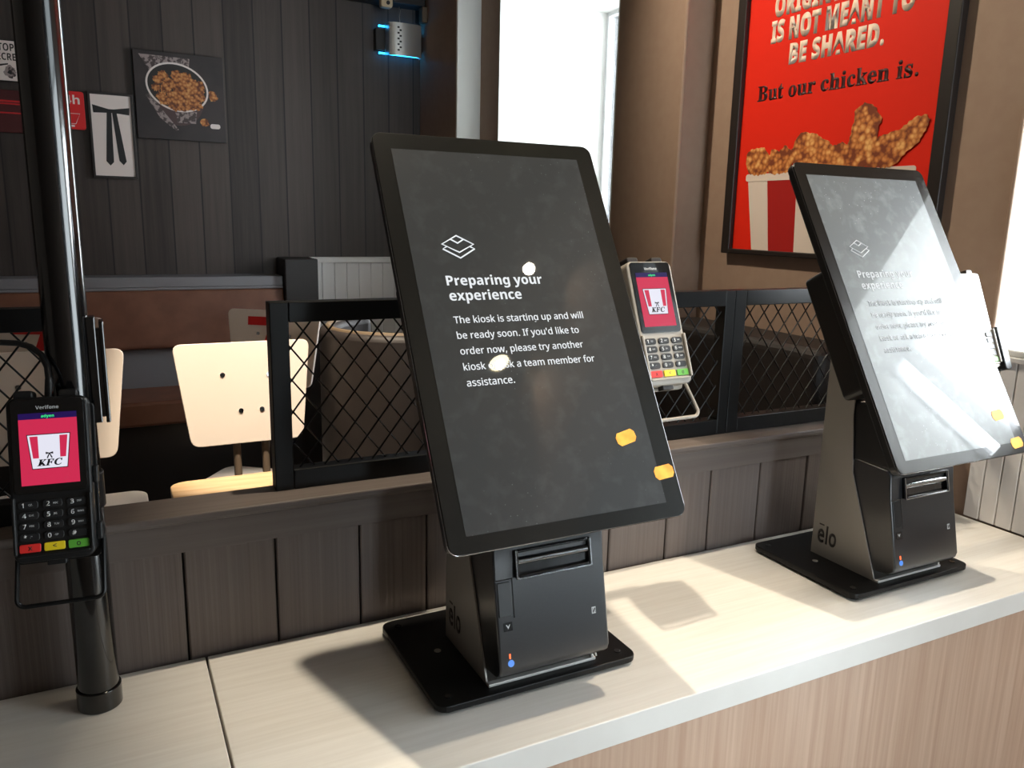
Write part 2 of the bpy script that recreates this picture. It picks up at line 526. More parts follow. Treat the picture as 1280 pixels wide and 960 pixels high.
# outlines of the letters used on the screens, keys, prints and signs: [advance, [x, y, x, y, ...], ...] in thousandths of the type size
GLYPHS = {
    'sans': {
        ' ': [175, []],
        '"': [274, [[180,306,167,480,230,480,217,306], [57,306,44,480,107,480,94,306]]],
        '#': [434, [[76,0,101,140,17,140,17,185,110,185,132,293,42,293,42,337,140,337,167,480,215,480,188,337,285,337,312,480,358,480,331,337,416,337,416,293,322,293,302,185,394,185,394,140,293,140,265,0,218,0,245,140,149,140,123,0], [158,185,254,185,275,293,179,293]]],
        "'": [151, [[57,306,44,480,107,480,94,306]]],
        '*': [370, [[131,208,71,240,150,346,28,356,37,418,165,381,150,510,216,510,203,381,332,418,341,356,218,346,298,240,240,208,183,326]]],
        ',': [180, [[28,-87,34,-60,40,-32,47,-3,53,27,57,53,61,78,124,78,129,71,122,46,114,20,104,-8,93,-35,82,-62,71,-87]]],
        '-': [216, [[27,154,27,206,189,206,189,154]]],
        '.': [180, [[89,-9,79,-8,69,-5,60,1,54,10,50,22,48,36,50,51,54,63,60,71,69,77,79,80,89,81,100,80,110,77,119,71,126,63,130,51,132,36,130,22,126,10,119,1,110,-5,100,-8]]],
        '0': [384, [[191,-7,142,1,102,22,72,59,50,108,37,169,33,240,35,290,40,334,49,373,61,407,78,435,99,458,125,474,156,484,191,487,241,480,281,458,312,422,334,373,347,313,351,240,349,191,344,147,335,108,322,74,305,45,284,23,258,6,227,-3], [191,44,224,49,249,65,268,92,281,130,289,180,291,240,289,300,281,349,268,388,249,415,224,431,191,437,159,431,133,415,115,388,102,349,95,300,92,240,95,180,102,131,115,93,133,65,159,49]]],
        '1': [384, [[181,0,181,335,181,353,181,369,181,381,183,418,164,400,142,381,91,339,60,379,189,480,238,480,238,0]]],
        '2': [384, [[32,0,32,49,158,176,181,199,201,221,219,240,234,259,247,278,257,296,264,315,268,334,269,355,267,380,259,400,246,415,229,427,208,434,185,436,162,435,142,430,123,424,105,415,87,403,69,390,38,430,57,445,79,458,102,470,128,479,155,484,185,486,226,482,262,471,291,452,312,427,325,396,330,359,328,334,323,311,314,288,303,267,288,245,271,224,252,202,230,179,207,155,107,56,107,54,349,54,349,0]]],
        '3': [384, [[162,-7,137,-6,114,-4,92,-1,71,4,50,11,30,19,30,75,51,65,73,58,95,51,118,47,141,44,163,43,202,46,233,54,256,68,271,87,281,110,284,138,280,165,268,186,249,202,222,213,189,220,150,222,103,222,103,273,150,273,187,275,217,284,240,298,257,316,267,338,271,363,268,385,260,403,247,417,230,428,208,434,183,437,159,435,136,431,117,425,99,417,80,407,62,396,33,437,51,449,72,461,96,471,123,480,152,485,183,486,229,483,266,471,294,453,315,428,327,400,331,367,328,337,319,312,304,290,284,274,260,261,232,253,232,250,267,243,296,231,318,214,333,192,343,166,346,136,344,110,337,85,326,62,311,42,291,25,266,11,237,1,202,-5]]],
        '4': [384, [[244,0,244,109,14,109,14,159,240,482,301,482,301,162,371,162,371,109,301,109,301,0], [72,162,244,162,244,313,244,335,244,355,245,372,247,419,244,419,241,410,236,401,231,392,226,382,221,374,216,367]]],
        '5': [384, [[167,-7,142,-6,119,-4,97,0,76,5,58,12,42,19,42,75,60,66,79,58,101,52,124,47,146,45,167,44,200,46,229,55,253,69,271,89,282,115,285,147,282,176,273,200,257,219,234,233,203,242,165,244,152,244,138,243,122,241,107,239,94,237,83,234,54,253,72,480,312,480,312,426,122,426,111,287,142,291,155,293,169,294,185,294,231,290,270,278,302,257,326,229,341,195,346,153,341,107,325,68,299,36,263,12,219,-2]]],
        '6': [384, [[200,-7,171,-4,143,3,118,16,95,34,75,57,59,86,47,120,39,160,37,205,38,239,41,273,46,307,54,339,65,369,79,397,97,423,119,444,146,462,177,475,214,484,257,486,266,486,277,486,288,485,298,484,308,482,316,480,316,430,307,432,298,434,288,436,278,437,268,438,258,438,229,436,203,431,181,422,162,411,145,397,132,380,121,361,113,341,106,318,101,295,98,270,96,244,100,244,112,259,126,272,143,284,163,293,187,298,214,300,253,296,286,283,314,262,336,233,348,197,353,154,348,108,334,69,311,36,281,12,244,-2], [199,43,226,46,249,55,268,70,283,92,291,120,294,154,292,183,284,207,271,227,253,242,230,251,201,254,181,252,163,248,146,241,132,231,120,220,110,208,103,194,98,180,97,166,98,147,102,128,108,108,117,91,128,75,142,61,159,51,178,45]]],
        '7': [384, [[91,0,288,426,30,426,30,480,351,480,351,434,156,0]]],
        '8': [384, [[193,-7,146,-3,106,8,75,27,51,53,38,85,33,122,34,143,39,162,47,179,57,195,69,209,83,221,99,232,115,242,132,251,110,265,90,281,73,299,59,320,51,344,48,372,50,395,57,416,67,434,81,450,98,463,118,473,141,480,165,485,191,486,231,483,265,473,295,457,317,434,331,406,335,371,334,353,330,336,323,321,313,307,302,295,289,283,275,273,260,263,244,254,263,244,281,233,298,222,313,209,325,196,336,181,344,164,349,145,351,124,346,87,332,55,308,29,276,9,238,-3], [194,277,216,287,236,299,253,312,266,328,274,347,277,369,274,390,266,407,253,421,236,431,215,437,191,439,168,437,147,431,130,421,117,407,109,390,106,369,107,354,111,340,118,328,127,317,137,308,150,299,164,291,178,284], [192,40,222,43,247,51,267,63,281,80,290,100,293,124,290,146,281,165,265,182,245,196,221,210,192,222,181,226,154,213,132,199,114,183,101,165,93,145,91,122,93,100,102,80,116,63,135,51,161,43]]],
        '9': [384, [[129,-7,120,-7,109,-6,98,-5,87,-4,77,-2,69,0,69,50,87,46,106,43,128,42,157,43,183,49,205,57,224,69,240,83,254,99,265,118,274,138,280,161,285,185,288,209,289,235,285,235,274,221,260,207,243,196,222,187,199,181,171,179,133,184,99,196,72,217,50,246,38,282,34,324,36,356,42,385,53,411,67,433,85,452,106,467,130,478,157,484,187,486,216,484,244,476,269,463,292,445,312,422,328,393,340,359,347,320,349,275,348,240,345,206,340,173,332,141,322,110,307,82,289,57,267,35,240,17,208,4,171,-4], [184,226,205,227,223,231,240,239,254,248,266,259,276,272,284,286,288,299,289,314,288,333,284,352,278,371,269,388,258,404,244,418,227,428,208,434,187,437,161,433,138,424,119,409,104,387,95,359,92,325,95,296,102,272,115,252,132,237,155,229]]],
        '<': [384, [[350,78,34,217,34,251,350,408,350,356,97,236,350,130]]],
        'A': [429, [[0,0,187,482,242,482,428,0,366,0,308,148,118,148,61,0], [138,202,290,202,236,347,230,367,221,396,214,419,210,405,207,392,203,378,193,347]]],
        'B': [437, [[65,0,65,480,202,480,257,477,303,468,338,453,364,431,379,400,384,361,382,334,374,311,361,290,343,274,320,262,293,255,293,251,312,247,331,241,348,234,363,224,376,212,386,197,394,180,399,160,400,136,395,96,380,63,356,36,322,16,282,4,234,0], [126,275,214,275,251,278,279,284,299,295,312,310,319,330,322,354,319,378,309,397,294,411,272,420,242,426,205,428,126,428], [126,51,222,51,261,54,290,62,311,76,325,94,333,116,336,141,333,165,324,185,310,202,288,215,257,222,218,225,126,225]]],
        'C': [424, [[261,-7,215,-3,174,7,139,24,109,46,85,75,65,109,52,149,44,192,41,240,44,287,53,330,67,368,88,403,114,431,146,455,183,472,225,483,271,486,320,483,364,474,404,458,379,407,364,413,348,420,330,425,311,430,292,432,271,433,223,427,182,410,149,381,124,343,110,296,105,240,109,184,123,137,146,98,178,69,219,52,270,46,291,47,311,49,330,52,348,56,367,60,385,65,385,13,367,7,348,2,329,-2,309,-5,286,-6]]],
        'D': [490, [[65,0,65,480,213,480,259,477,301,468,338,453,371,432,398,406,420,374,436,336,446,293,449,244,442,170,420,109,383,61,333,27,272,7,199,0], [126,52,191,52,299,73,364,136,385,242,380,301,364,348,338,383,302,408,258,423,204,428,126,428]]],
        'E': [373, [[65,0,65,480,333,480,333,426,126,426,126,277,321,277,321,224,126,224,126,53,333,53,333,0]]],
        'F': [349, [[65,0,65,480,333,480,333,426,126,426,126,257,320,257,320,203,126,203,126,0]]],
        'G': [489, [[271,-7,224,-3,182,7,145,23,114,46,88,74,67,108,53,148,44,191,41,240,44,288,54,331,71,370,93,404,121,433,155,456,195,473,240,483,289,486,316,485,341,483,366,479,389,473,411,466,433,458,410,406,392,413,373,419,352,425,331,430,309,432,286,433,233,427,188,410,152,381,125,343,109,296,104,240,106,203,112,169,123,139,137,112,157,89,181,70,210,57,245,48,285,46,305,46,323,47,338,49,353,51,366,54,379,57,379,199,273,199,273,253,439,253,439,18,413,10,387,4,361,-1,333,-4,303,-6]]],
        'H': [498, [[65,0,65,480,126,480,126,277,371,277,371,480,432,480,432,0,371,0,371,224,126,224,126,0]]],
        'I': [228, [[27,0,27,35,83,48,83,431,27,445,27,480,200,480,200,445,144,431,144,48,200,35,200,0]]],
        'J': [183, [[-3,-128,-13,-127,-22,-127,-31,-125,-39,-123,-46,-121,-52,-119,-52,-68,-30,-73,-21,-74,-13,-74,-4,-75,7,-74,18,-72,28,-68,37,-62,45,-54,52,-44,58,-32,61,-16,62,3,62,480,122,480,122,7,118,-35,107,-69,88,-95,63,-113,32,-124]]],
        'K': [416, [[65,0,65,480,126,480,126,243,167,289,208,334,338,480,408,480,218,271,416,0,345,0,175,229,126,186,126,0]]],
        'L': [352, [[65,0,65,480,126,480,126,54,335,54,335,0]]],
        'M': [609, [[65,0,65,480,154,480,302,87,305,87,455,480,544,480,544,0,484,0,484,295,484,318,485,341,486,364,489,420,486,420,326,0,277,0,119,420,116,420,117,405,119,386,120,364,120,340,121,316,121,291,121,0]]],
        'N': [510, [[65,0,65,480,135,480,391,83,394,83,392,115,390,162,389,178,389,194,389,209,389,480,445,480,445,0,375,0,118,398,116,398,117,381,118,362,119,340,120,316,121,292,121,268,121,0]]],
        'O': [525, [[263,-7,216,-3,174,7,139,24,109,48,84,76,65,111,52,150,44,193,41,241,44,288,52,331,65,370,84,404,109,433,139,456,174,473,216,483,263,487,309,484,349,473,384,456,414,433,439,405,458,370,472,331,481,288,484,240,481,193,472,150,458,110,439,76,414,47,384,24,349,7,308,-3], [263,46,312,51,352,69,382,98,403,137,416,184,420,240,416,297,403,344,382,382,352,411,313,428,263,434,214,428,174,411,143,382,122,344,109,297,105,240,109,184,122,137,143,98,173,69,213,51]]],
        'P': [406, [[65,0,65,480,192,480,249,475,295,463,329,443,353,415,367,380,372,338,370,313,364,288,354,264,340,243,320,224,294,208,263,196,225,189,181,187,126,187,126,0], [126,238,174,238,216,241,250,248,276,261,295,279,306,304,310,336,306,364,296,387,280,405,257,418,225,425,187,428,126,428]]],
        'Q': [525, [[372,-114,279,-6,270,-7,263,-7,216,-3,174,7,139,24,109,48,84,76,65,111,52,150,44,193,41,241,44,288,52,331,65,370,84,404,109,433,139,456,174,473,216,483,263,487,309,484,349,473,384,456,414,433,439,405,458,370,472,331,481,288,484,240,480,185,468,135,448,91,421,54,386,25,344,5,459,-114], [263,46,312,51,352,69,382,98,403,137,416,184,420,240,416,297,403,344,382,382,352,411,313,428,263,434,214,428,174,411,143,382,122,344,109,297,105,240,109,184,122,137,143,98,173,69,213,51]]],
        'R': [418, [[65,0,65,480,197,480,252,476,296,464,329,446,353,419,367,385,372,343,370,319,366,298,358,279,348,264,336,250,322,239,307,229,292,221,276,215,408,0,337,0,221,198,126,198,126,0], [126,249,197,249,233,252,261,259,283,272,298,290,307,313,310,340,306,369,297,391,281,407,259,418,230,425,194,427,126,427]]],
        'S': [369, [[166,-7,140,-6,115,-4,91,-1,70,4,51,9,34,16,34,74,52,67,72,60,94,54,119,50,143,47,169,46,201,48,228,55,249,66,265,82,274,101,277,123,276,138,272,151,267,163,258,173,247,183,232,192,214,202,191,211,164,222,126,238,96,256,72,276,54,300,44,329,40,364,42,388,49,410,60,429,74,446,92,460,114,471,138,480,165,485,193,486,219,485,243,483,266,479,287,473,307,467,326,459,307,408,290,414,272,420,253,426,233,430,213,432,192,433,165,431,142,425,124,414,112,400,104,383,101,363,103,348,106,335,111,323,120,313,131,303,144,294,161,285,182,276,206,267,233,256,257,245,278,233,296,221,310,207,322,191,330,173,335,152,337,128,332,89,317,56,291,29,256,9,215,-3]]],
        'T': [373, [[156,0,156,426,7,426,7,480,366,480,366,426,217,426,217,0]]],
        'U': [491, [[243,-7,188,-1,143,15,107,42,81,78,66,121,60,171,60,480,121,480,121,169,124,133,135,102,152,78,176,60,208,49,246,46,286,50,317,61,341,80,357,106,367,135,370,169,370,480,430,480,430,169,428,137,421,107,410,80,394,55,373,34,348,16,318,4,283,-4]]],
        'V': [403, [[171,0,0,480,63,480,171,172,178,153,184,134,189,117,194,100,198,83,201,67,205,83,209,100,214,117,219,135,225,154,232,173,339,480,403,480,232,0]]],
        'W': [625, [[135,0,8,480,71,480,146,187,151,166,155,146,160,127,163,108,166,90,169,73,171,91,175,110,179,130,183,150,188,170,194,190,279,480,341,480,429,188,435,167,440,147,445,127,449,107,453,89,455,73,458,90,461,108,465,127,469,146,474,167,479,187,553,480,616,480,488,0,427,0,334,314,323,353,320,366,317,377,314,388,310,409,309,401,306,389,303,372,298,352,293,333,287,312,196,0]]],
        'X': [394, [[3,0,162,250,13,480,80,480,197,291,316,480,379,480,231,251,391,0,322,0,195,208,66,0]]],
        'Y': [380, [[160,0,160,183,0,480,66,480,190,244,315,480,380,480,220,186,220,0]]],
        'Z': [384, [[26,0,26,46,278,426,34,426,34,480,351,480,351,434,99,54,358,54,358,0]]],
        'a': [377, [[144,-7,114,-4,86,5,63,19,45,40,34,67,31,100,36,133,50,161,73,183,106,200,150,210,203,215,265,217,265,238,262,265,256,286,245,301,230,311,212,316,190,318,172,317,154,315,136,310,120,304,104,298,89,291,71,335,87,343,106,350,126,357,148,362,170,365,193,366,233,363,266,353,291,337,308,314,319,283,322,245,322,0,279,0,268,51,265,51,249,33,233,19,216,7,196,0,173,-5], [158,41,187,44,212,52,234,66,251,86,261,112,264,144,264,176,211,174,171,170,140,163,118,152,103,138,95,121,92,99,94,81,100,66,110,55,124,47,140,43]]],
        'b': [413, [[228,-7,201,-5,178,0,158,9,142,20,128,32,116,46,111,46,99,0,57,0,57,510,116,510,116,386,116,371,116,357,115,344,114,331,114,321,113,312,116,312,128,327,142,339,158,351,178,359,201,364,228,366,269,361,305,345,335,319,358,283,372,237,376,180,372,123,358,77,335,40,305,14,269,-1], [219,42,248,46,273,58,291,78,304,105,312,139,315,181,304,256,272,302,218,317,183,313,157,302,138,284,126,258,119,224,116,182,116,179,119,138,126,105,138,78,157,58,184,46]]],
        'c': [322, [[201,-7,171,-5,143,2,117,13,93,28,74,48,58,73,46,103,39,138,37,178,39,220,47,256,59,286,76,311,96,332,119,347,146,358,174,365,206,367,224,366,241,364,259,361,275,357,288,352,300,347,282,298,271,302,258,306,244,310,230,313,217,314,204,315,145,300,110,254,98,179,101,139,110,105,124,79,144,60,170,48,201,44,220,45,237,47,253,50,267,55,281,60,294,65,294,13,282,7,268,2,254,-2,239,-4,221,-6]]],
        'd': [413, [[185,-7,143,-2,107,14,77,40,55,76,41,123,37,179,41,236,55,283,78,319,108,346,144,361,185,367,211,365,234,360,254,351,270,340,285,328,297,314,301,314,299,339,298,350,297,359,297,367,297,510,356,510,356,0,308,0,300,48,297,48,285,34,271,21,254,9,234,0,211,-5], [194,42,228,46,255,56,274,74,287,98,295,129,298,168,298,179,295,220,288,254,275,282,256,302,229,314,193,318,164,313,140,301,122,280,109,252,101,218,98,178,101,138,109,105,122,78,141,58,165,46]]],
        'e': [379, [[210,-7,177,-4,147,3,120,14,96,30,75,51,59,76,47,106,39,140,37,177,39,215,46,249,57,279,72,305,90,326,112,344,138,357,166,364,196,367,226,364,252,358,276,347,296,331,313,312,327,290,337,264,343,235,345,204,345,169,98,169,102,131,113,100,129,76,152,58,180,47,213,44,235,44,255,46,274,50,292,55,310,61,328,69,328,17,310,9,292,4,274,-1,255,-4,234,-6], [99,216,283,216,280,244,273,269,262,290,245,306,223,315,195,318,169,315,147,306,129,291,114,271,105,245]]],
        'f': [231, [[73,0,73,314,10,314,10,342,73,362,73,383,77,425,87,458,104,483,127,500,156,510,190,514,204,513,217,512,229,510,241,507,251,505,260,502,244,455,220,462,210,464,201,465,191,465,173,463,158,457,147,446,139,430,134,409,132,383,132,360,223,360,223,314,132,314,132,0]]],
        'g': [413, [[195,-161,145,-159,102,-151,65,-138,65,-84,103,-100,148,-109,198,-112,227,-109,251,-100,271,-85,286,-65,295,-40,298,-11,298,3,298,27,300,48,297,48,268,17,231,-1,185,-7,142,-1,106,15,76,42,54,79,41,125,37,179,41,233,54,278,76,316,106,344,142,361,185,367,208,365,229,361,249,353,267,343,283,329,298,312,301,312,309,360,356,360,356,-6,352,-53,338,-92,317,-122,286,-144,245,-157], [194,42,227,45,253,55,273,71,287,94,295,126,298,165,298,179,295,224,287,259,273,285,252,303,226,313,193,317,165,313,142,301,123,281,109,254,101,220,98,179,101,138,109,104,123,77,141,57,165,46]]],
        'h': [415, [[57,0,57,510,116,510,116,361,116,343,115,326,113,310,117,310,130,327,146,341,164,352,185,360,206,364,229,366,269,363,302,352,328,335,346,310,357,276,361,234,361,0,302,0,302,230,293,278,266,307,222,317,186,313,158,302,139,283,126,257,119,225,116,186,116,0]]],
        'i': [173, [[87,420,78,421,70,424,62,429,57,436,54,446,52,457,54,469,57,479,62,486,70,491,78,494,87,495,96,494,104,491,111,486,117,479,120,469,122,457,120,446,117,436,111,429,104,424,96,421], [57,0,57,360,116,360,116,0]]],
        'k': [359, [[57,0,57,510,116,510,116,244,115,216,113,185,116,185,128,201,144,221,158,238,273,360,343,360,197,206,353,0,281,0,156,168,116,132,116,0]]],
        'l': [173, [[57,0,57,510,116,510,116,0]]],
        'm': [628, [[57,0,57,360,105,360,113,311,117,311,129,328,144,342,162,353,182,361,202,365,223,367,273,360,310,340,333,306,336,306,350,325,366,340,386,352,407,360,429,365,452,367,489,363,520,353,543,335,560,310,570,277,574,234,574,0,515,0,515,232,507,279,483,308,442,317,410,314,385,304,367,287,355,264,347,234,345,199,345,0,286,0,286,232,278,279,253,308,212,317,180,313,155,302,137,283,125,258,118,226,116,187,116,0]]],
        'n': [415, [[57,0,57,360,105,360,113,311,117,311,130,328,146,342,165,353,186,361,208,365,230,367,270,363,302,353,328,335,346,310,357,277,361,234,361,0,302,0,302,230,293,278,266,307,222,317,186,313,158,302,139,283,126,258,119,226,116,187,116,0]]],
        'o': [406, [[202,-7,172,-4,143,3,117,15,94,32,75,53,58,79,46,109,39,143,37,181,42,236,57,282,82,318,116,345,156,361,204,367,236,364,264,357,290,345,314,328,333,307,349,282,361,252,368,218,370,181,365,126,350,79,325,42,291,15,250,-1], [203,42,237,46,263,59,283,80,298,107,306,141,309,181,306,220,298,253,283,281,263,301,236,313,203,317,169,313,143,301,123,281,109,253,101,220,98,181,101,141,109,107,123,80,143,59,170,46]]],
        'p': [413, [[57,-161,57,360,105,360,113,311,116,311,128,326,142,339,158,351,178,360,201,365,228,367,270,362,305,346,335,320,358,284,372,238,376,181,372,124,358,78,335,41,305,14,269,-1,228,-7,202,-5,179,0,159,9,142,20,128,32,116,46,112,46,115,17,116,6,116,-4,116,-13,116,-161], [219,42,240,44,258,50,273,60,286,74,296,90,305,110,310,132,314,155,315,181,312,220,304,253,291,280,272,301,248,313,218,317,185,314,159,303,140,286,127,262,119,231,116,192,116,181,119,140,126,106,138,78,157,58,184,46]]],
        'r': [277, [[57,0,57,360,105,360,112,294,115,294,128,313,143,330,160,345,179,357,201,364,225,367,247,366,267,363,260,308,241,312,221,313,203,311,186,306,169,298,154,286,141,272,131,256,123,236,118,215,116,192,116,0]]],
        's': [322, [[148,-7,124,-6,102,-4,83,-1,66,4,50,9,35,16,35,70,50,63,68,56,87,50,107,45,128,42,149,41,176,43,198,47,214,55,225,66,232,79,234,94,234,103,231,111,227,118,221,125,212,133,200,140,186,147,168,155,146,164,124,173,104,182,86,191,71,200,58,211,48,223,40,237,36,253,34,271,38,299,51,323,72,342,99,356,132,364,169,367,191,366,211,364,231,360,249,355,267,350,284,343,264,296,248,301,233,307,216,312,200,315,183,318,165,318,143,317,124,313,110,307,99,298,93,287,91,275,92,265,95,257,99,249,107,243,116,236,129,229,144,222,162,215,183,206,205,198,225,189,242,180,257,170,269,159,279,147,286,133,290,118,291,99,287,67,274,41,253,20,224,5,189,-4]]],
        't': [242, [[167,-7,149,-6,132,-2,115,3,100,11,87,22,77,37,68,55,63,78,62,105,62,314,11,314,11,343,62,366,86,443,121,443,121,360,225,360,225,314,121,314,121,106,123,86,128,70,137,57,148,49,162,43,177,42,186,42,196,43,205,44,214,46,221,47,228,49,228,4,221,1,212,-1,201,-4,189,-5,178,-6]]],
        'u': [415, [[184,-7,144,-3,111,7,86,25,68,49,57,83,53,124,53,360,113,360,113,128,122,81,148,52,193,42,229,46,256,57,276,76,289,102,296,134,299,173,299,360,358,360,358,0,310,0,301,48,298,48,285,31,269,17,250,6,229,-1,207,-5]]],
        'w': [528, [[106,1,7,361,69,361,118,169,123,149,128,130,132,110,136,92,139,75,142,61,144,61,151,89,159,125,162,136,165,148,169,158,232,361,297,361,359,158,364,142,368,126,373,108,377,91,381,76,383,62,385,62,387,74,390,90,395,108,399,128,404,148,410,169,460,361,520,361,420,1,351,1,289,203,284,222,279,240,274,258,265,299,262,299,260,288,257,274,253,258,249,240,244,221,238,203,173,1]]],
        'x': [355, [[12,0,142,184,18,360,85,360,178,224,270,360,336,360,212,184,343,0,276,0,178,144,79,0]]],
        'y': [343, [[56,-161,46,-161,37,-160,28,-160,7,-156,7,-109,25,-111,32,-112,40,-113,47,-113,66,-111,83,-105,97,-95,108,-82,118,-67,127,-49,146,-1,1,360,64,360,142,155,148,137,154,120,160,104,165,88,169,72,172,57,175,57,178,69,182,84,187,101,193,119,199,137,206,156,279,360,343,360,187,-50,174,-81,157,-108,139,-131,116,-148,89,-158]]],
    },
    'bold': {
        ' ': [175, []],
        '.': [180, [[89,-9,79,-8,69,-5,60,1,54,10,50,22,48,36,50,51,54,63,60,71,69,77,79,80,89,81,100,80,110,77,119,71,126,63,130,51,132,36,130,22,126,10,119,1,110,-5,100,-8]]],
        '2': [384, [[27,0,27,71,147,192,170,215,190,236,206,254,219,271,230,286,238,300,243,314,247,329,248,345,246,362,241,376,232,388,220,395,206,400,189,402,171,400,153,396,136,389,118,379,100,367,81,353,26,418,40,430,54,441,70,451,86,461,104,469,123,476,145,482,170,485,197,486,227,484,254,479,278,469,299,456,316,441,330,423,340,402,347,380,349,357,347,331,342,307,333,284,321,263,305,241,287,220,266,197,242,173,215,148,153,90,153,85,362,85,362,0]]],
        '4': [384, [[216,0,216,99,11,99,11,170,222,480,315,480,315,178,373,178,373,99,315,99,315,0], [101,178,216,178,216,259,217,297,219,338,220,363,218,363,205,337,200,329,195,320,189,311]]],
        'A': [463, [[0,0,169,482,293,482,463,0,354,0,319,114,144,114,109,0], [170,199,295,199,259,311,251,340,240,375,232,407,223,374,212,336,204,311]]],
        'B': [451, [[60,0,60,480,210,480,268,477,317,468,355,453,382,430,398,399,404,358,401,332,395,309,384,289,370,272,352,261,330,255,330,251,345,247,360,242,373,234,385,225,396,213,404,199,411,183,414,162,416,139,410,99,395,65,369,37,333,16,291,4,240,0], [162,289,221,289,247,291,268,296,282,304,292,314,298,328,300,345,297,361,291,374,279,384,263,391,242,395,216,396,162,396], [162,84,228,84,256,86,277,92,292,102,302,115,308,131,310,149,308,166,302,180,292,192,276,202,254,207,225,209,162,209]]],
        'C': [428, [[255,-7,208,-3,168,7,133,24,103,47,80,76,62,110,49,149,41,192,39,239,42,286,51,328,65,367,85,402,111,431,141,455,177,472,218,483,264,486,288,485,312,482,335,477,359,470,382,462,404,453,371,370,353,378,335,386,317,392,299,397,282,401,264,402,228,397,198,382,175,358,157,325,147,285,144,238,147,191,156,152,172,120,195,97,226,83,264,78,284,79,303,81,323,85,343,90,364,96,386,103,386,18,365,10,344,4,324,-1,302,-4,279,-6]]],
        'D': [497, [[60,0,60,480,211,480,259,477,302,468,342,453,376,432,404,406,427,374,444,336,455,293,458,244,450,170,427,109,389,61,337,27,273,7,196,0], [162,84,206,84,287,101,336,154,353,242,349,290,337,329,318,359,291,380,257,392,216,396,162,396]]],
        'E': [376, [[60,0,60,480,336,480,336,396,162,396,162,291,324,291,324,208,162,208,162,84,336,84,336,0]]],
        'G': [486, [[262,-7,196,0,141,21,97,56,65,105,45,166,39,240,42,288,52,332,68,371,91,405,119,433,153,456,193,473,238,483,289,486,315,485,340,483,365,478,389,472,411,465,432,457,398,375,383,383,366,389,348,394,329,398,309,401,289,402,261,399,235,393,212,381,192,366,175,347,162,325,152,299,146,270,144,238,145,208,149,181,156,155,167,133,180,114,197,98,217,87,241,80,269,78,282,78,294,79,305,80,333,85,333,185,242,185,242,269,433,269,433,21,407,13,381,6,354,1,326,-3,295,-6]]],
        'H': [514, [[60,0,60,480,162,480,162,291,352,291,352,480,453,480,453,0,352,0,352,207,162,207,162,0]]],
        'I': [261, [[21,0,21,58,80,85,80,395,21,422,21,480,240,480,240,422,181,395,181,85,240,58,240,0]]],
        'L': [379, [[60,0,60,480,162,480,162,84,357,84,357,0]]],
        'M': [633, [[60,0,60,480,199,480,312,113,314,113,435,480,573,480,573,0,478,0,478,227,478,243,479,260,479,279,481,335,483,375,480,375,357,0,263,0,148,376,145,376,146,366,147,352,148,336,150,278,151,259,151,240,151,223,151,0]]],
        'N': [546, [[60,0,60,480,189,480,397,120,399,120,398,143,397,165,396,187,395,209,394,231,394,253,394,480,486,480,486,0,357,0,148,363,145,363,147,340,148,317,149,294,150,271,151,248,151,226,151,0]]],
        'O': [535, [[267,-7,218,-3,176,7,139,24,108,48,83,76,63,111,50,150,42,193,39,241,42,289,50,332,63,371,83,405,108,433,139,456,176,473,219,484,268,487,317,484,360,473,396,456,427,433,452,405,471,370,485,331,493,288,496,240,493,193,485,150,471,110,452,76,427,47,396,24,360,7,317,-3], [267,79,307,83,338,98,361,122,376,154,386,194,389,240,386,287,376,327,361,359,338,383,307,398,268,402,229,398,198,383,175,359,159,327,149,287,146,240,149,194,159,154,175,122,198,98,229,83]]],
        'P': [422, [[60,0,60,480,214,480,270,475,315,462,349,440,373,410,387,373,392,330,390,303,384,276,374,252,360,229,340,209,316,193,286,180,249,173,206,171,162,171,162,0], [162,254,195,254,222,256,245,261,264,271,278,285,286,303,289,326,280,365,253,388,208,396,162,396]]],
        'R': [443, [[60,0,60,480,200,480,260,476,308,464,345,444,371,416,386,380,392,336,390,315,386,296,379,278,370,263,359,249,346,237,332,226,318,217,302,209,443,0,330,0,216,184,162,184,162,0], [162,267,195,267,225,268,249,274,267,283,279,296,286,313,289,333,286,354,278,370,266,382,247,390,223,395,193,396,162,396]]],
        'S': [370, [[167,-7,118,-4,73,6,31,22,31,117,54,107,78,98,102,90,126,83,150,79,175,77,197,79,215,84,228,92,237,102,242,114,244,128,241,145,232,160,217,172,198,183,176,195,150,207,139,212,127,218,114,225,101,233,89,243,77,253,66,265,56,279,48,293,41,310,38,329,36,350,41,390,56,423,80,450,113,470,152,482,199,486,223,485,247,482,270,478,293,471,317,463,341,453,308,373,287,382,267,389,249,394,232,398,214,401,195,402,178,400,163,396,151,388,143,378,137,367,136,353,138,337,146,324,158,313,176,302,199,290,226,277,250,265,271,253,289,241,305,227,318,212,329,196,337,178,342,157,343,133,338,93,323,59,297,31,262,10,219,-2]]],
        'T': [389, [[144,0,144,395,13,395,13,480,375,480,375,395,245,395,245,0]]],
        'V': [437, [[163,0,0,480,103,480,193,194,195,188,197,179,200,167,211,125,214,111,217,99,218,89,220,99,222,111,225,125,229,140,232,153,236,167,243,194,334,480,437,480,273,0]]],
        'a': [406, [[142,-7,111,-4,84,6,60,22,43,44,32,73,28,109,33,145,46,174,69,196,101,212,142,222,192,226,256,228,256,244,254,262,249,276,241,287,229,294,215,299,199,300,181,299,164,297,146,292,129,287,112,281,95,273,62,341,83,351,105,359,128,365,152,370,177,373,203,374,248,371,286,360,316,342,338,317,351,285,355,244,355,0,285,0,266,50,263,50,247,32,231,17,214,7,194,-1,170,-5], [179,66,200,69,218,75,234,86,246,100,253,118,256,140,256,170,217,169,188,166,166,160,150,151,139,139,133,125,131,109,132,95,137,84,144,76,154,71,166,68]]],
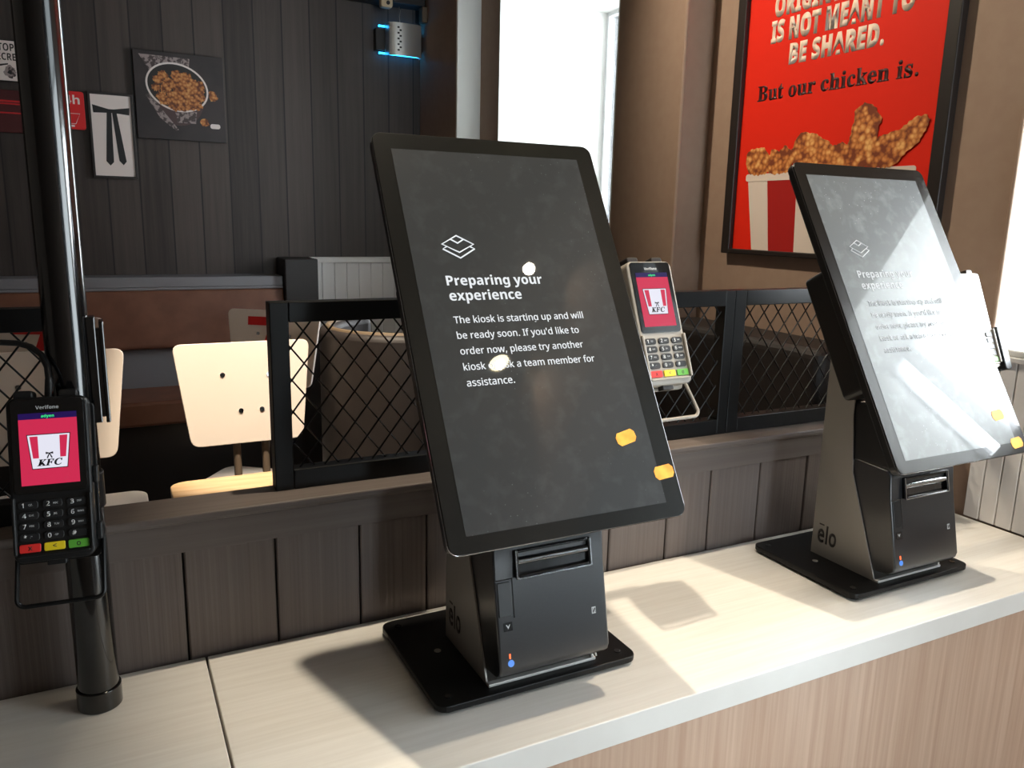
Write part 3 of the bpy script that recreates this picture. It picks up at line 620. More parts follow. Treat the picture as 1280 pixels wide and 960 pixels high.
        'c': [345, [[201,-7,151,-2,109,13,75,39,50,75,35,122,30,181,33,223,40,260,53,291,70,317,91,337,117,353,145,364,176,371,210,373,234,373,256,370,276,366,293,361,310,355,324,349,295,271,279,277,265,282,251,287,237,290,224,292,210,293,167,281,141,244,132,182,135,148,141,121,153,101,168,86,187,77,210,75,230,75,249,78,266,83,282,89,298,97,313,106,313,21,297,12,281,5,265,0,247,-4,226,-6]]],
        'd': [425, [[169,-7,130,-1,97,15,69,41,47,78,35,125,30,183,35,240,48,288,69,325,98,352,132,368,171,373,196,372,218,367,236,358,252,347,266,334,277,320,280,320,275,351,274,365,273,379,273,393,273,510,373,510,373,0,296,0,277,48,273,48,262,33,248,20,233,9,215,0,193,-5], [203,73,228,76,248,84,262,98,271,117,277,141,279,171,279,182,278,215,272,242,263,264,249,280,229,289,202,292,182,289,165,279,150,264,140,242,134,214,132,181,134,148,140,121,150,100,165,85,182,76]]],
        'e': [397, [[218,-7,183,-4,151,2,121,14,95,30,73,50,54,76,41,106,33,141,30,181,33,221,40,257,52,288,69,314,89,335,113,352,140,364,170,371,203,373,251,369,291,354,324,330,348,297,363,256,368,207,368,158,132,158,135,132,143,110,157,92,175,79,197,71,223,68,246,69,267,71,287,75,307,80,327,88,347,97,347,19,329,11,310,5,290,0,269,-4,245,-6], [134,225,274,225,272,246,266,265,257,280,243,293,226,300,204,302,186,300,170,294,156,283,145,269,138,249]]],
        'f': [260, [[69,0,69,291,13,291,13,340,69,367,69,394,70,423,76,447,84,466,96,482,111,494,129,503,150,509,173,513,198,514,217,513,235,512,252,509,266,506,279,502,290,498,265,425,240,431,230,433,220,434,209,435,196,433,186,429,178,422,173,413,170,402,169,390,169,367,255,367,255,291,169,291,169,0]]],
        'g': [425, [[189,-161,164,-161,140,-159,117,-156,95,-153,74,-147,52,-140,52,-60,98,-75,146,-85,195,-88,238,-79,264,-51,273,-5,273,3,274,26,275,48,273,48,259,30,244,16,228,6,209,-1,190,-5,169,-7,128,-1,94,16,67,43,46,81,34,127,30,183,34,238,47,285,68,323,96,351,131,368,171,373,213,367,249,350,277,320,280,320,288,367,373,367,373,-1,368,-49,352,-89,326,-120,291,-143,245,-157], [204,72,227,74,246,82,261,94,271,112,277,137,279,170,279,182,277,218,271,246,261,267,247,281,227,289,203,292,164,280,140,243,132,181,140,121,164,84]]],
        'h': [441, [[52,0,52,510,152,510,152,406,152,389,152,371,151,355,150,340,149,328,148,320,153,320,166,337,181,350,198,361,217,368,238,372,259,373,296,370,328,359,355,342,375,316,387,282,391,239,391,0,291,0,291,214,284,258,265,285,232,293,205,290,184,280,170,262,160,238,154,209,152,173,152,0]]],
        'i': [205, [[103,412,88,414,75,417,64,423,55,432,50,445,48,461,50,478,55,491,64,500,75,506,88,509,103,510,117,509,130,506,141,500,150,491,155,478,157,461,155,445,150,432,141,423,130,417,117,414], [52,0,52,367,152,367,152,0]]],
        'n': [441, [[52,0,52,367,129,367,142,320,148,320,161,337,177,350,196,361,217,368,238,372,261,373,297,370,329,359,355,342,375,316,387,282,391,239,391,0,291,0,291,214,289,238,285,258,277,274,265,285,250,291,232,293,204,290,184,280,169,262,160,238,154,209,152,173,152,0]]],
        'o': [416, [[207,-7,174,-4,144,3,116,15,91,32,70,54,53,80,40,111,33,145,30,184,36,240,51,287,78,324,114,352,157,368,209,373,242,371,272,364,300,351,325,334,346,313,363,287,375,257,383,223,385,184,380,128,364,81,337,43,302,15,258,-1], [208,74,232,77,251,86,266,102,276,123,281,151,283,184,281,217,276,244,266,266,251,281,232,290,208,293,184,290,164,281,150,266,140,244,134,217,132,184,134,151,140,123,150,102,164,86,184,77]]],
        'p': [425, [[52,-161,52,367,134,367,148,319,152,319,163,333,177,346,192,357,210,366,232,372,257,373,295,368,328,352,357,325,378,288,391,241,395,184,390,127,377,79,355,42,326,15,293,-1,254,-7,229,-5,208,0,191,8,176,18,163,29,152,40,147,40,150,22,152,4,152,-13,152,-161], [226,75,247,78,263,87,276,103,286,125,291,152,293,185,285,245,262,281,224,293,201,291,183,283,170,269,161,250,155,226,152,195,152,185,154,152,159,125,168,103,182,87,201,78]]],
        'r': [305, [[52,0,52,367,128,367,143,305,148,305,160,323,175,339,192,353,212,364,234,371,257,373,275,373,291,371,283,277,270,279,254,280,237,279,221,276,205,271,190,264,178,254,167,242,159,227,154,208,152,187,152,0]]],
        'u': [441, [[181,-7,144,-3,112,7,86,25,66,51,54,85,50,128,50,367,150,367,150,152,152,129,157,109,165,93,176,82,191,75,210,73,237,77,258,87,272,104,281,128,287,158,289,194,289,367,389,367,389,0,312,0,299,47,293,47,280,30,264,16,245,6,225,-1,203,-5]]],
        'x': [388, [[3,0,128,187,9,367,123,367,194,250,266,367,379,367,260,187,385,0,271,0,194,126,117,0]]],
        'y': [382, [[74,-161,63,-161,53,-160,45,-160,23,-156,23,-77,41,-79,48,-80,55,-80,62,-81,82,-78,99,-72,112,-61,124,-48,133,-32,140,-15,146,3,0,367,109,367,179,161,182,151,185,140,187,130,188,119,190,108,191,97,193,97,194,108,196,119,198,130,201,140,204,151,207,161,275,367,382,367,227,-47,211,-82,191,-110,166,-133,138,-148,107,-158]]],
    },
    'serif': {
        'C': [440, [[202,-11,166,-9,133,-2,104,10,79,26,59,47,42,71,30,99,23,130,20,165,22,197,27,230,37,262,49,294,65,323,83,352,105,378,128,401,154,420,196,444,241,458,287,463,317,461,350,456,385,448,397,446,407,444,417,446,425,452,431,463,449,463,420,308,401,310,398,349,390,381,377,406,359,425,336,436,309,439,278,435,249,422,222,401,196,371,173,333,152,287,135,237,126,189,122,142,125,107,135,77,151,53,173,35,199,24,229,20,280,30,326,58,368,105,387,91,335,34,273,0]]],
        'F': [410, [[-34,0,-34,15,-21,16,-9,18,0,20,9,25,16,32,22,41,28,52,34,67,39,85,115,369,119,387,120,404,119,413,115,421,109,426,100,431,88,433,73,435,73,451,426,451,400,323,381,323,381,332,378,363,369,387,353,406,331,418,300,426,262,428,250,428,240,425,234,422,229,416,225,407,221,396,181,248,191,247,201,247,228,249,252,255,272,265,289,278,302,297,313,320,330,320,283,135,269,135,269,147,269,158,268,176,265,190,261,201,253,210,244,217,231,221,216,224,197,226,175,226,136,82,132,68,130,56,130,47,131,38,134,30,140,24,149,20,161,17,177,15,177,0]]],
        'K': [426, [[-34,0,-34,15,-21,16,-9,18,0,20,9,25,16,32,22,41,28,52,34,67,39,85,115,369,119,387,120,401,119,412,115,420,109,426,101,430,89,433,73,435,73,451,283,451,283,435,270,434,258,432,249,429,241,425,234,418,228,409,222,398,217,383,212,365,179,242,179,240,180,238,186,242,305,350,334,378,351,399,357,414,353,424,340,432,320,436,320,451,459,451,459,435,454,435,447,433,439,430,429,424,417,416,404,405,389,392,255,267,353,56,360,44,366,35,372,28,380,23,390,19,403,17,403,0,214,0,214,17,225,17,236,18,245,20,251,23,255,27,257,33,258,40,256,49,251,63,243,82,180,216,178,219,177,220,175,221,171,214,136,82,132,67,130,56,130,47,131,37,135,30,141,24,150,20,162,17,177,15,177,0]]],
    },
    'slab': {
        ' ': [175, []],
        '.': [180, [[89,-9,79,-8,69,-5,60,1,54,10,50,22,48,36,50,51,54,63,60,71,69,77,79,80,89,81,100,80,110,77,119,71,126,63,130,51,132,36,130,22,126,10,119,1,110,-5,100,-8]]],
        'B': [443, [[16,0,16,17,36,20,52,25,62,32,69,44,73,60,75,82,75,369,74,386,72,401,69,412,65,421,59,428,51,433,41,436,30,438,15,439,15,455,220,455,318,444,377,409,396,351,384,302,348,268,287,247,360,223,404,185,418,132,413,93,397,61,371,35,335,15,291,4,238,0], [182,252,188,252,220,254,245,261,263,272,275,290,282,314,285,345,283,373,278,395,269,412,257,424,239,431,216,434,203,433,193,430,188,425,185,417,183,406,182,391], [222,24,248,27,268,35,283,49,293,69,299,95,301,128,298,162,290,188,277,208,258,221,231,228,197,231,182,231,182,65,183,51,186,41,190,33,198,28,208,25]]],
        'c': [293, [[156,-10,131,-8,108,-1,87,11,67,26,51,45,38,68,28,93,21,120,19,150,22,181,29,210,40,237,55,260,74,280,96,297,120,309,146,317,175,319,204,317,230,310,250,298,265,283,274,265,277,245,276,233,272,223,266,215,258,209,248,205,236,204,214,209,201,225,196,251,197,261,197,271,194,286,185,294,169,297,138,285,118,248,112,187,115,142,123,105,137,76,156,55,178,42,204,38,227,42,250,53,271,72,285,60,248,21,205,-2]]],
        'e': [301, [[154,-10,129,-8,106,-1,85,10,66,26,50,45,37,69,27,95,21,125,19,157,21,187,28,215,38,240,51,263,68,282,87,298,109,309,132,316,157,318,193,314,224,301,249,280,268,251,279,216,283,173,283,166,117,166,127,97,154,56,199,42,225,47,248,62,270,86,285,73,248,27,205,-1], [116,192,201,192,201,215,201,241,198,261,193,277,186,288,175,295,161,297,136,286,121,255,116,203]]],
        'h': [381, [[18,0,18,16,30,17,39,21,45,26,49,33,52,43,52,56,52,399,52,412,49,422,46,429,40,435,31,438,19,440,19,455,148,455,148,267,175,295,207,313,243,318,292,306,321,271,330,212,330,56,331,43,333,33,337,26,343,21,352,17,363,16,363,0,202,0,202,16,207,16,223,21,232,34,235,56,235,217,234,234,232,247,229,258,223,265,215,270,203,271,183,267,164,255,148,235,148,56,148,43,151,33,154,26,160,21,168,17,180,16,180,0]]],
        'i': [198, [[101,362,87,364,75,368,65,376,57,387,52,399,50,412,52,426,57,438,65,449,75,457,87,462,101,463,114,462,126,457,137,449,145,438,150,426,151,412,149,399,145,387,136,376,126,368,114,364], [18,0,18,16,30,18,39,21,45,26,49,32,52,43,52,56,52,252,52,267,50,278,47,285,41,289,32,292,20,293,21,310,148,310,148,56,149,43,151,33,154,26,160,21,168,18,180,16,180,0]]],
        'k': [359, [[17,0,17,16,30,18,39,21,45,26,49,33,52,43,52,56,52,398,52,412,50,422,47,429,42,434,33,438,20,439,21,455,148,455,148,169,227,248,236,259,242,269,244,278,240,287,228,292,209,293,206,293,206,310,345,310,345,293,320,289,297,278,275,260,222,209,346,34,355,24,365,18,376,16,376,0,211,0,211,16,217,16,229,18,237,23,239,32,238,37,236,43,232,49,163,147,148,134,148,56,148,43,151,33,154,26,160,21,168,18,180,16,180,0]]],
        'n': [381, [[18,0,18,16,30,17,39,21,45,26,49,33,52,43,52,56,52,253,52,266,49,276,46,284,40,289,31,293,19,294,19,310,148,310,148,267,175,296,207,313,243,318,292,306,321,271,330,212,330,56,331,43,333,33,337,26,343,21,352,17,363,16,363,0,202,0,202,16,207,16,223,21,232,34,235,56,235,217,234,234,232,247,229,258,223,265,215,270,203,271,183,267,164,255,148,235,148,56,148,43,151,33,154,26,160,21,168,17,180,16,180,0]]],
        'o': [336, [[169,-10,140,-8,114,-1,90,11,69,27,52,47,38,70,27,96,21,124,19,154,21,184,27,213,38,239,52,262,69,281,90,297,114,309,140,316,168,318,196,316,222,309,245,298,266,282,283,263,298,240,308,214,315,185,317,154,315,123,308,94,298,69,284,46,266,26,245,11,222,-1,197,-8], [169,11,186,14,199,24,209,39,212,50,215,64,217,81,219,102,219,126,220,154,218,206,214,245,208,271,198,286,185,296,169,299,151,296,138,286,128,271,122,245,118,206,117,154,117,127,118,103,120,82,122,64,125,50,128,39,138,24,152,14]]],
        'r': [287, [[18,0,18,16,30,18,39,21,45,26,49,32,52,43,52,56,52,252,52,267,50,278,46,285,41,289,32,292,20,293,21,310,146,310,146,252,158,272,172,288,187,301,203,311,218,316,233,318,250,317,264,312,275,304,283,293,288,281,289,266,288,254,284,243,278,234,270,228,260,224,248,222,237,223,229,226,222,231,217,237,212,243,207,250,202,255,196,259,189,260,179,258,171,252,162,241,155,228,151,211,149,192,149,56,150,42,153,32,159,25,167,21,180,18,197,16,197,0]]],
        's': [288, [[151,-10,132,-8,110,-3,87,6,82,8,78,8,73,9,64,7,56,1,51,-9,36,-9,36,105,53,105,61,79,72,57,87,39,103,26,121,17,140,15,156,16,168,20,179,27,186,35,191,46,192,58,188,76,176,92,156,105,107,130,85,142,68,155,54,169,45,185,39,202,37,220,40,247,49,270,65,291,86,306,111,316,141,319,149,319,157,318,166,316,176,314,187,311,199,308,206,306,213,305,220,306,226,311,230,319,244,319,244,222,228,222,220,244,209,262,196,277,182,288,166,294,149,296,136,295,125,292,116,286,110,278,106,269,105,259,106,249,109,240,115,232,123,225,134,218,146,212,191,189,212,178,229,165,241,151,250,136,255,117,257,95,254,65,244,39,228,18,206,2,181,-7]]],
        't': [228, [[124,-9,99,-7,80,-1,66,10,56,26,50,46,48,71,48,279,20,279,20,300,46,324,68,347,88,369,105,389,118,407,129,424,144,424,144,310,208,310,208,279,144,279,144,82,145,69,147,59,149,51,154,45,160,41,168,40,183,44,195,56,206,75,222,66,198,24,165,-1]]],
        'u': [375, [[131,-10,103,-7,81,2,65,17,54,38,48,65,46,97,46,248,45,262,43,274,39,282,33,289,24,293,11,294,11,310,142,310,142,74,143,63,146,54,151,46,158,40,166,37,177,36,196,39,213,49,228,66,228,248,228,263,225,275,221,283,214,289,204,293,189,294,189,310,324,310,324,70,325,56,327,46,331,39,338,34,347,31,360,30,360,13,321,10,277,3,228,-10,228,40,216,26,202,13,186,3,169,-4,150,-9]]],
    },
}


def text_mesh(name, body, m, parent, x, y, z, w=None, h=None, align='LEFT', style='bold', bold=0.0, shear=0.0, depth=0.0003, mw=None):
    """flat raised lettering in the parent's XY plane; (x, y) = start (or centre) of the baseline; w / h (cap height) fit the size"""
    cu = bpy.data.curves.new(name, 'CURVE')
    cu.dimensions = '2D'
    cu.fill_mode = 'BOTH'
    cu.offset = bold
    px = 0.0
    for ch in body:
        t = GLYPHS[style][ch]
        for sp in t[1]:
            n = len(sp) // 2
            s_ = cu.splines.new('POLY')
            s_.points.add(n - 1)
            s_.use_cyclic_u = True
            for k in range(n):
                gx, gy = sp[k * 2] / 1000.0, sp[k * 2 + 1] / 1000.0
                s_.points[k].co = (px + gx + gy * shear, gy, 0, 1)
        px += t[0] / 1000.0 + bold
    tmp = bpy.data.objects.new(name, cu)
    COL.objects.link(tmp)
    dg = bpy.context.evaluated_depsgraph_get()
    me = bpy.data.meshes.new_from_object(tmp.evaluated_get(dg))
    bpy.data.objects.remove(tmp)
    bpy.data.curves.remove(cu)
    xs = [v.co.x for v in me.vertices]
    bx0, bx1 = min(xs), max(xs)
    cap = 0.480
    sx = w / (bx1 - bx0) if w else h / cap
    sy = h / cap if h else sx
    width = (bx1 - bx0) * sx
    x0 = x if align == 'LEFT' else (x - width / 2 if align == 'CENTER' else x - width)
    for v in me.vertices:
        v.co = Vector((x0 + (v.co.x - bx0) * sx, y + v.co.y * sy, z))
    me.name = name
    me.materials.clear()
    me.materials.append(m)
    if depth > 0:
        bm = bmesh.new()
        bm.from_mesh(me)
        bmesh.ops.remove_doubles(bm, verts=bm.verts[:], dist=1e-7)
        r_ = bmesh.ops.extrude_face_region(bm, geom=bm.faces[:])
        for v in r_['geom']:
            if isinstance(v, bmesh.types.BMVert):
                v.co.z += depth
        bmesh.ops.recalc_face_normals(bm, faces=bm.faces[:])
        bm.to_mesh(me)
        bm.free()
    o = bpy.data.objects.new(name, me)
    COL.objects.link(o)
    if parent is not None:
        o.parent = parent
    if mw is not None:
        o.matrix_local = mw
    return o


def thing(name, label, cat, loc=(0, 0, 0), rz=0.0, group=None):
    o = bpy.data.objects.new(name, None)
    o.empty_display_size = 0.05
    COL.objects.link(o)
    o.location = loc
    o.rotation_euler = (0, 0, rz)
    o['label'] = label
    o['category'] = cat
    if group:
        o['group'] = group
    return o


def tag(o, label, cat, group=None):
    o['label'] = label
    o['category'] = cat
    if group:
        o['group'] = group
    return o


def struct(o, label=None):
    o['kind'] = 'structure'
    if label:
        o['label'] = label
    return o


def copy_tree(o, parent=None):
    c = o.copy()
    COL.objects.link(c)
    c.parent = parent
    for ch in list(o.children):
        copy_tree(ch, c)
    return c


# ------------------------------------------------------------------ the room shell
YF = 3.116        # far wall
XW = 1.342        # right wall with the poster
H = 2.5           # ceiling

struct(MB().box(-2.6, 1.62, -2.6, 3.3, -0.1, 0.0).build('floor', M['floor']))
struct(MB().box(-2.6, 1.62, -2.6, 3.3, H, H + 0.1).build('ceiling', M['ceiling']))
struct(MB().box(-2.6, 1.62, YF, YF + 0.15, 0, H).build('wall_far', M['far_planks']))
struct(MB().box(-2.7, -2.6, -2.6, 3.3, 0, H).build('wall_left', M['back_wall']))
struct(MB().box(-2.6, 0.62, -2.7, -0.65, 0, H).box(0.62, 1.62, -2.7, -2.6, 0, 0.1).box(0.30, 1.62, -2.7, -2.6, 2.2, H).box(1.55, 1.62, -2.7, -2.6, 0.1, 2.2).build('wall_near_shade_block', M['back_wall']))  # left block brought forward, out of view, to shade the left planks and fence
w = MB()
w.box(1.161, 1.72, 2.753, YF, 0, H)                      # corner beside the far wall
w.box(1.254, 1.72, 2.599, 2.753, 0, H)                   # pier beyond the far window
w.box(1.254, 1.72, 1.873, 2.599, 0, 1.0)                 # below / above the far window
w.box(1.254, 1.72, 1.873, 2.599, 1.99, H)
w.box(1.254, 1.72, 1.595, 1.873, 0, H)                   # pier
w.box(XW, 1.62, 0.83, 1.595, 0, H)                       # poster wall
w.box(XW, 1.62, 0.31, 0.83, 0, 1.045)                    # below / above the near window
w.box(XW, 1.62, 0.31, 0.83, 1.445, H)
w.box(XW, 1.62, 0.17, 0.31, 0, H)
w.box(XW, 1.62, -2.25, 0.17, 2.13, H)                    # above the glass door
w.box(XW, 1.62, -2.6, -2.25, 0, H)
struct(w.build('wall_right', M['wall_tan']))

# corner bead of the pier, lighter window corner by the far wall
struct(MB().cyl((1.2565, 1.5965, 0), (1.2565, 1.5965, H), 0.0055).build('trim_1', M['wall_tan'], smooth=True))
struct(MB().box(1.163, 1.2535, 2.746, 2.7529, 0, H).build('trim_2', M['wall_white']))
struct(MB().box(1.338, 1.345, 0.824, 0.8305, 0.752, 1.445).build('trim_3', M['wall_tan'], bevel=0.002))


def window(n, y0, y1, z0, z1, xin, xg, bars_y, pane, fw=0.03):
    e = bpy.data.objects.new('window_%d' % n, None)
    COL.objects.link(e)
    e.location = (xg, (y0 + y1) / 2, z0)
    e['kind'] = 'structure'
    ox, oy, oz = e.location
    t = 0.006
    m = MB()
    m.box(xin - ox, xg - ox, y0 - oy, y0 + t - oy, z0 - oz, z1 - oz)
    m.box(xin - ox, xg - ox, y1 - t - oy, y1 - oy, z0 - oz, z1 - oz)
    m.box(xin - ox, xg - ox, y0 + t - oy, y1 - t - oy, z1 - t - oz, z1 - oz)
    m.build('reveal', M['wall_white'], e)
    m = MB()
    m.box(xin - 0.012 - ox, xg - ox, y0 - oy, y1 - oy, z0 - oz, z0 + 0.012 - oz)
    m.build('sill', M['wall_white'], e, bevel=0.003)
    m = MB()
    m.box(xg - 0.02 - ox, xg + 0.02 - ox, y0 - oy, y0 + fw - oy, z0 - oz, z1 - oz)
    m.box(xg - 0.02 - ox, xg + 0.02 - ox, y1 - fw - oy, y1 - oy, z0 - oz, z1 - oz)
    m.box(xg - 0.02 - ox, xg + 0.02 - ox, y0 + fw - oy, y1 - fw - oy, z0 - oz, z0 + fw - oz)
    m.box(xg - 0.02 - ox, xg + 0.02 - ox, y0 + fw - oy, y1 - fw - oy, z1 - fw - oz, z1 - oz)
    for a, b in bars_y:
        m.box(xg - 0.02 - ox, xg + 0.02 - ox, a - oy, b - oy, z0 + fw - oz, z1 - fw - oz)
    m.build('frame', M['window_frame'], e, bevel=0.002)
    MB().box(xg - 0.003 - ox, xg + 0.003 - ox, y0 + fw - oy, y1 - fw - oy, z0 + fw - oz, z1 - fw - oz).build('pane', pane, e)
    return e


window(1, 0.31, 0.83, 1.045, 1.445, XW, 1.60, [(0.364, 0.402)], M['pane'], fw=0.012)
window(2, 1.873, 2.599, 1.0, 1.99, 1.254, 1.70, [], M['far_pane'], fw=0.02)

# glass entrance door behind the viewer's right shoulder
d = bpy.data.objects.new('door_1', None)
COL.objects.link(d)
d.location = (1.60, -0.465, 0)
d['kind'] = 'structure'
m = MB()
m.box(-0.025, 0.025, -0.635, -0.585, 0, 2.13).box(-0.025, 0.025, 0.585, 0.634, 0, 2.13)
m.box(-0.025, 0.025, -0.585, 0.585, 2.07, 2.13).box(-0.025, 0.025, -0.585, 0.585, 0, 0.08)
m.box(-0.025, 0.025, -0.585, 0.585, 1.61, 1.65)
m.build('frame', M['grey_frame'], d, bevel=0.003)
MB().box(-0.004, 0.004, -0.585, 0.585, 0.08, 1.61).build('pane', M['clear_door'], d)
MB().box(-0.004, 0.004, -0.585, 0.585, 1.65, 2.07).build('darkened_transom_pane', M['tinted'], d)  # unseen tinted transom, added to dim the reflection in the middle kiosk
MB().cyl((-0.06, -0.5, 0.8), (-0.06, -0.5, 1.2), 0.012).cyl((-0.06, -0.5, 0.83), (-0.02, -0.5, 0.83), 0.007).cyl((-0.06, -0.5, 1.17), (-0.02, -0.5, 1.17), 0.007).build('handle', M['chrome'], d, smooth=True)

# fixed glazing beside the door
e = bpy.data.objects.new('window_3', None)
COL.objects.link(e)
e.location = (1.60, -1.675, 0)
e['kind'] = 'structure'
m = MB()
m.box(-0.025, 0.025, -0.575, -0.525, 0, 2.13).box(-0.025, 0.025, 0.525, 0.574, 0, 2.13)
m.box(-0.025, 0.025, -0.525, 0.525, 2.07, 2.13).box(-0.025, 0.025, -0.525, 0.525, 0, 0.08)
m.box(-0.025, 0.025, -0.525, 0.525, 1.61, 1.65)
m.build('frame', M['grey_frame'], e, bevel=0.003)
MB().box(-0.004, 0.004, -0.525, 0.525, 0.08, 1.61).build('pane', M['clear_door'], e)
MB().box(-0.004, 0.004, -0.525, 0.525, 1.65, 2.07).build('darkened_transom_pane', M['tinted'], e)
# unseen glazing behind the viewer, added for daylight on the right side
e = bpy.data.objects.new('window_4', None)
COL.objects.link(e)
e.location = (1.085, -2.65, 0.1)
e['kind'] = 'structure'
m = MB()
m.box(-0.464, 0.464, -0.03, 0.03, 0, 0.05).box(-0.464, 0.464, -0.03, 0.03, 2.05, 2.1)
for xx in (-0.464, -0.025, 0.414):
    m.box(xx, xx + 0.05, -0.03, 0.03, 0.05, 2.05)
m.build('frame', M['grey_frame'], e, bevel=0.003)
MB().box(-0.414, 0.414, -0.004, 0.004, 0.05, 2.05).build('pane', M['clear_front'], e)

# white beadboard under the near window and on the far wall
b = MB()
y = 0.8295
while y > 0.32:
    b.box(1.3345, 1.3419, y - 0.0275, y - 0.0006, 0.752, 1.036)
    y -= 0.0285
b.box(1.326, 1.3419, 0.312, 0.8295, 1.036, 1.0449)
struct(b.build('trim_4', M['bead_white'], bevel=0.0012, seg=1))
b = MB()
x = 0.705
while x < 1.15:
    b.box(x, min(x + 0.0475, 1.1605), YF - 0.014, YF - 0.0005, 0.0, 1.07)
    x += 0.0485
b.box(0.705, 1.1605, YF - 0.026, YF - 0.0005, 1.07, 1.092)
struct(b.build('trim_5', M['bead_white'], bevel=0.0012, seg=1))

# ------------------------------------------------------------------ low partition wall behind the counter
PF = 0.8976
part = bpy.data.objects.new('wall_partition', None)
COL.objects.link(part)
part['kind'] = 'structure'
part.location = (0, PF, 0)
PX0, PX1 = -1.6, 1.334
MB().box(PX0, PX1, 0.012, 0.046, 0.0, 0.91).build('core', M['part_dark'], part)
edges = [-1.55, -1.45, -1.35, -1.25, -1.15, -1.05, -0.95, -0.85, -0.75, -0.65, -0.55, -0.45, -0.35, -0.25, -0.148, -0.046, 0.055, 0.1555, 0.2565, 0.3445, 0.438, 0.532, 0.6265, 0.7295, 0.811, 0.912, 1.0145, 1.115, 1.215, PX1]
for a, c in zip(edges[:-1], edges[1:]):
    MB().box(a + 0.0012, c - 0.0012, 0.004, 0.0125, 0.0, 0.8805).build('plank', M['part_plank'], part, bevel=0.0015, seg=1)
MB().box(PX0, PX1, 0.0, 0.0125, 0.88, 0.914).build('rail', M['part_frame'], part, bevel=0.001)
MB().box(PX0, PX1, -0.004, 0.049, 0.9145, 0.919).box(PX0, PX1, -0.011, 0.0535, 0.919, 0.9275).build('cap', M['part_frame'], part, bevel=0.002)

# ------------------------------------------------------------------ counters
SEAM = 0.0725


def counter(x0, x1, label):
    t = thing('service_counter', label, 'counter', ((x0 + x1) / 2, 0.75, 0))
    hx = (x1 - x0) / 2
    MB().box(-hx, hx, 0.5985 - 0.75, 0.8970 - 0.75, 0.7185, 0.75).build('worktop', M['worktop'], t, bevel=0.0012)
    MB().box(-hx, hx, 0.6005 - 0.75, 0.6185 - 0.75, 0.0, 0.7185).box(-hx, hx, 0.6185 - 0.75, 0.89 - 0.75, 0.0, 0.018).build('front_panel', M['oak'], t)
    return t


counter(SEAM + 0.0012, 1.3335, 'pale worktop on light oak front carrying both order kiosks')
counter(-1.5, SEAM - 0.0012, 'pale worktop left of the dark seam, carrying the black terminal pole')

# ------------------------------------------------------------------ black mesh fence on the partition cap
FY = 0.9245   # front face of the fence
FZ0, FZ1 = 0.9275, 1.152


def fence(x0, x1, label):
    t = thing('mesh_fence_panel', label, 'fence', ((x0 + x1) / 2, FY + 0.011, FZ0), group=None)
    hx = (x1 - x0) / 2
    hz = FZ1 - FZ0
    d0, d1 = -0.011, 0.011
    MB().box(-hx, -hx + 0.0215, d0, d1, 0, hz).build('post', M['black_metal'], t, bevel=0.0012)
    MB().box(hx - 0.0185, hx, d0, d1, 0, hz).build('post', M['black_metal'], t, bevel=0.0012)
    MB().box(-hx + 0.0215, hx - 0.0185, d0, d1, hz - 0.0235, hz).build('rail', M['black_metal'], t, bevel=0.0012)
    MB().box(-hx + 0.0215, hx - 0.0185, d0, d1, 0, 0.024).build('rail', M['black_metal'], t, bevel=0.0012)
    # woven diagonal wires
    a, c = -hx + 0.020, hx - 0.017
    zb, zt = 0.022, hz - 0.022
    m = MB()
    pitch = 0.030
    ratio = 0.0385 / 0.030      # rise over run of a wire
    hgt = zt - zb
    run = hgt / ratio
    k = a - run
    while k < c:
        for sgn, off in ((1, -0.0012), (-1, 0.0012)):
            # from (k, zb) to (k+run, zt), or mirrored
            p, q = (k, zb), (k + run, zt)
            pts = []
            (xa, za), (xb, zb_) = p, q
            if xa < a:
                za += (a - xa) * ratio
                xa = a
            if xb > c:
                zb_ -= (xb - c) * ratio
                xb = c
            if xb - xa > 0.003:
                if sgn < 0:
                    za, zb_ = zt - (za - zb), zt - (zb_ - zb)
                m.cyl((xa, off, za), (xb, off, zb_), 0.0011, n=6)
        k += pitch
    m.build('wire_mesh', M['black_metal'], t, smooth=True)
    return t


fence(0.163, 0.853, 'black mesh fence panel running behind the left kiosk')
fence(0.854, 1.333, 'black mesh fence panel behind the right kiosk, reaching the tan wall')
fence(-0.75, -0.030, 'black mesh fence panel at the left edge behind the terminal pole')

# ------------------------------------------------------------------ self-order kiosks


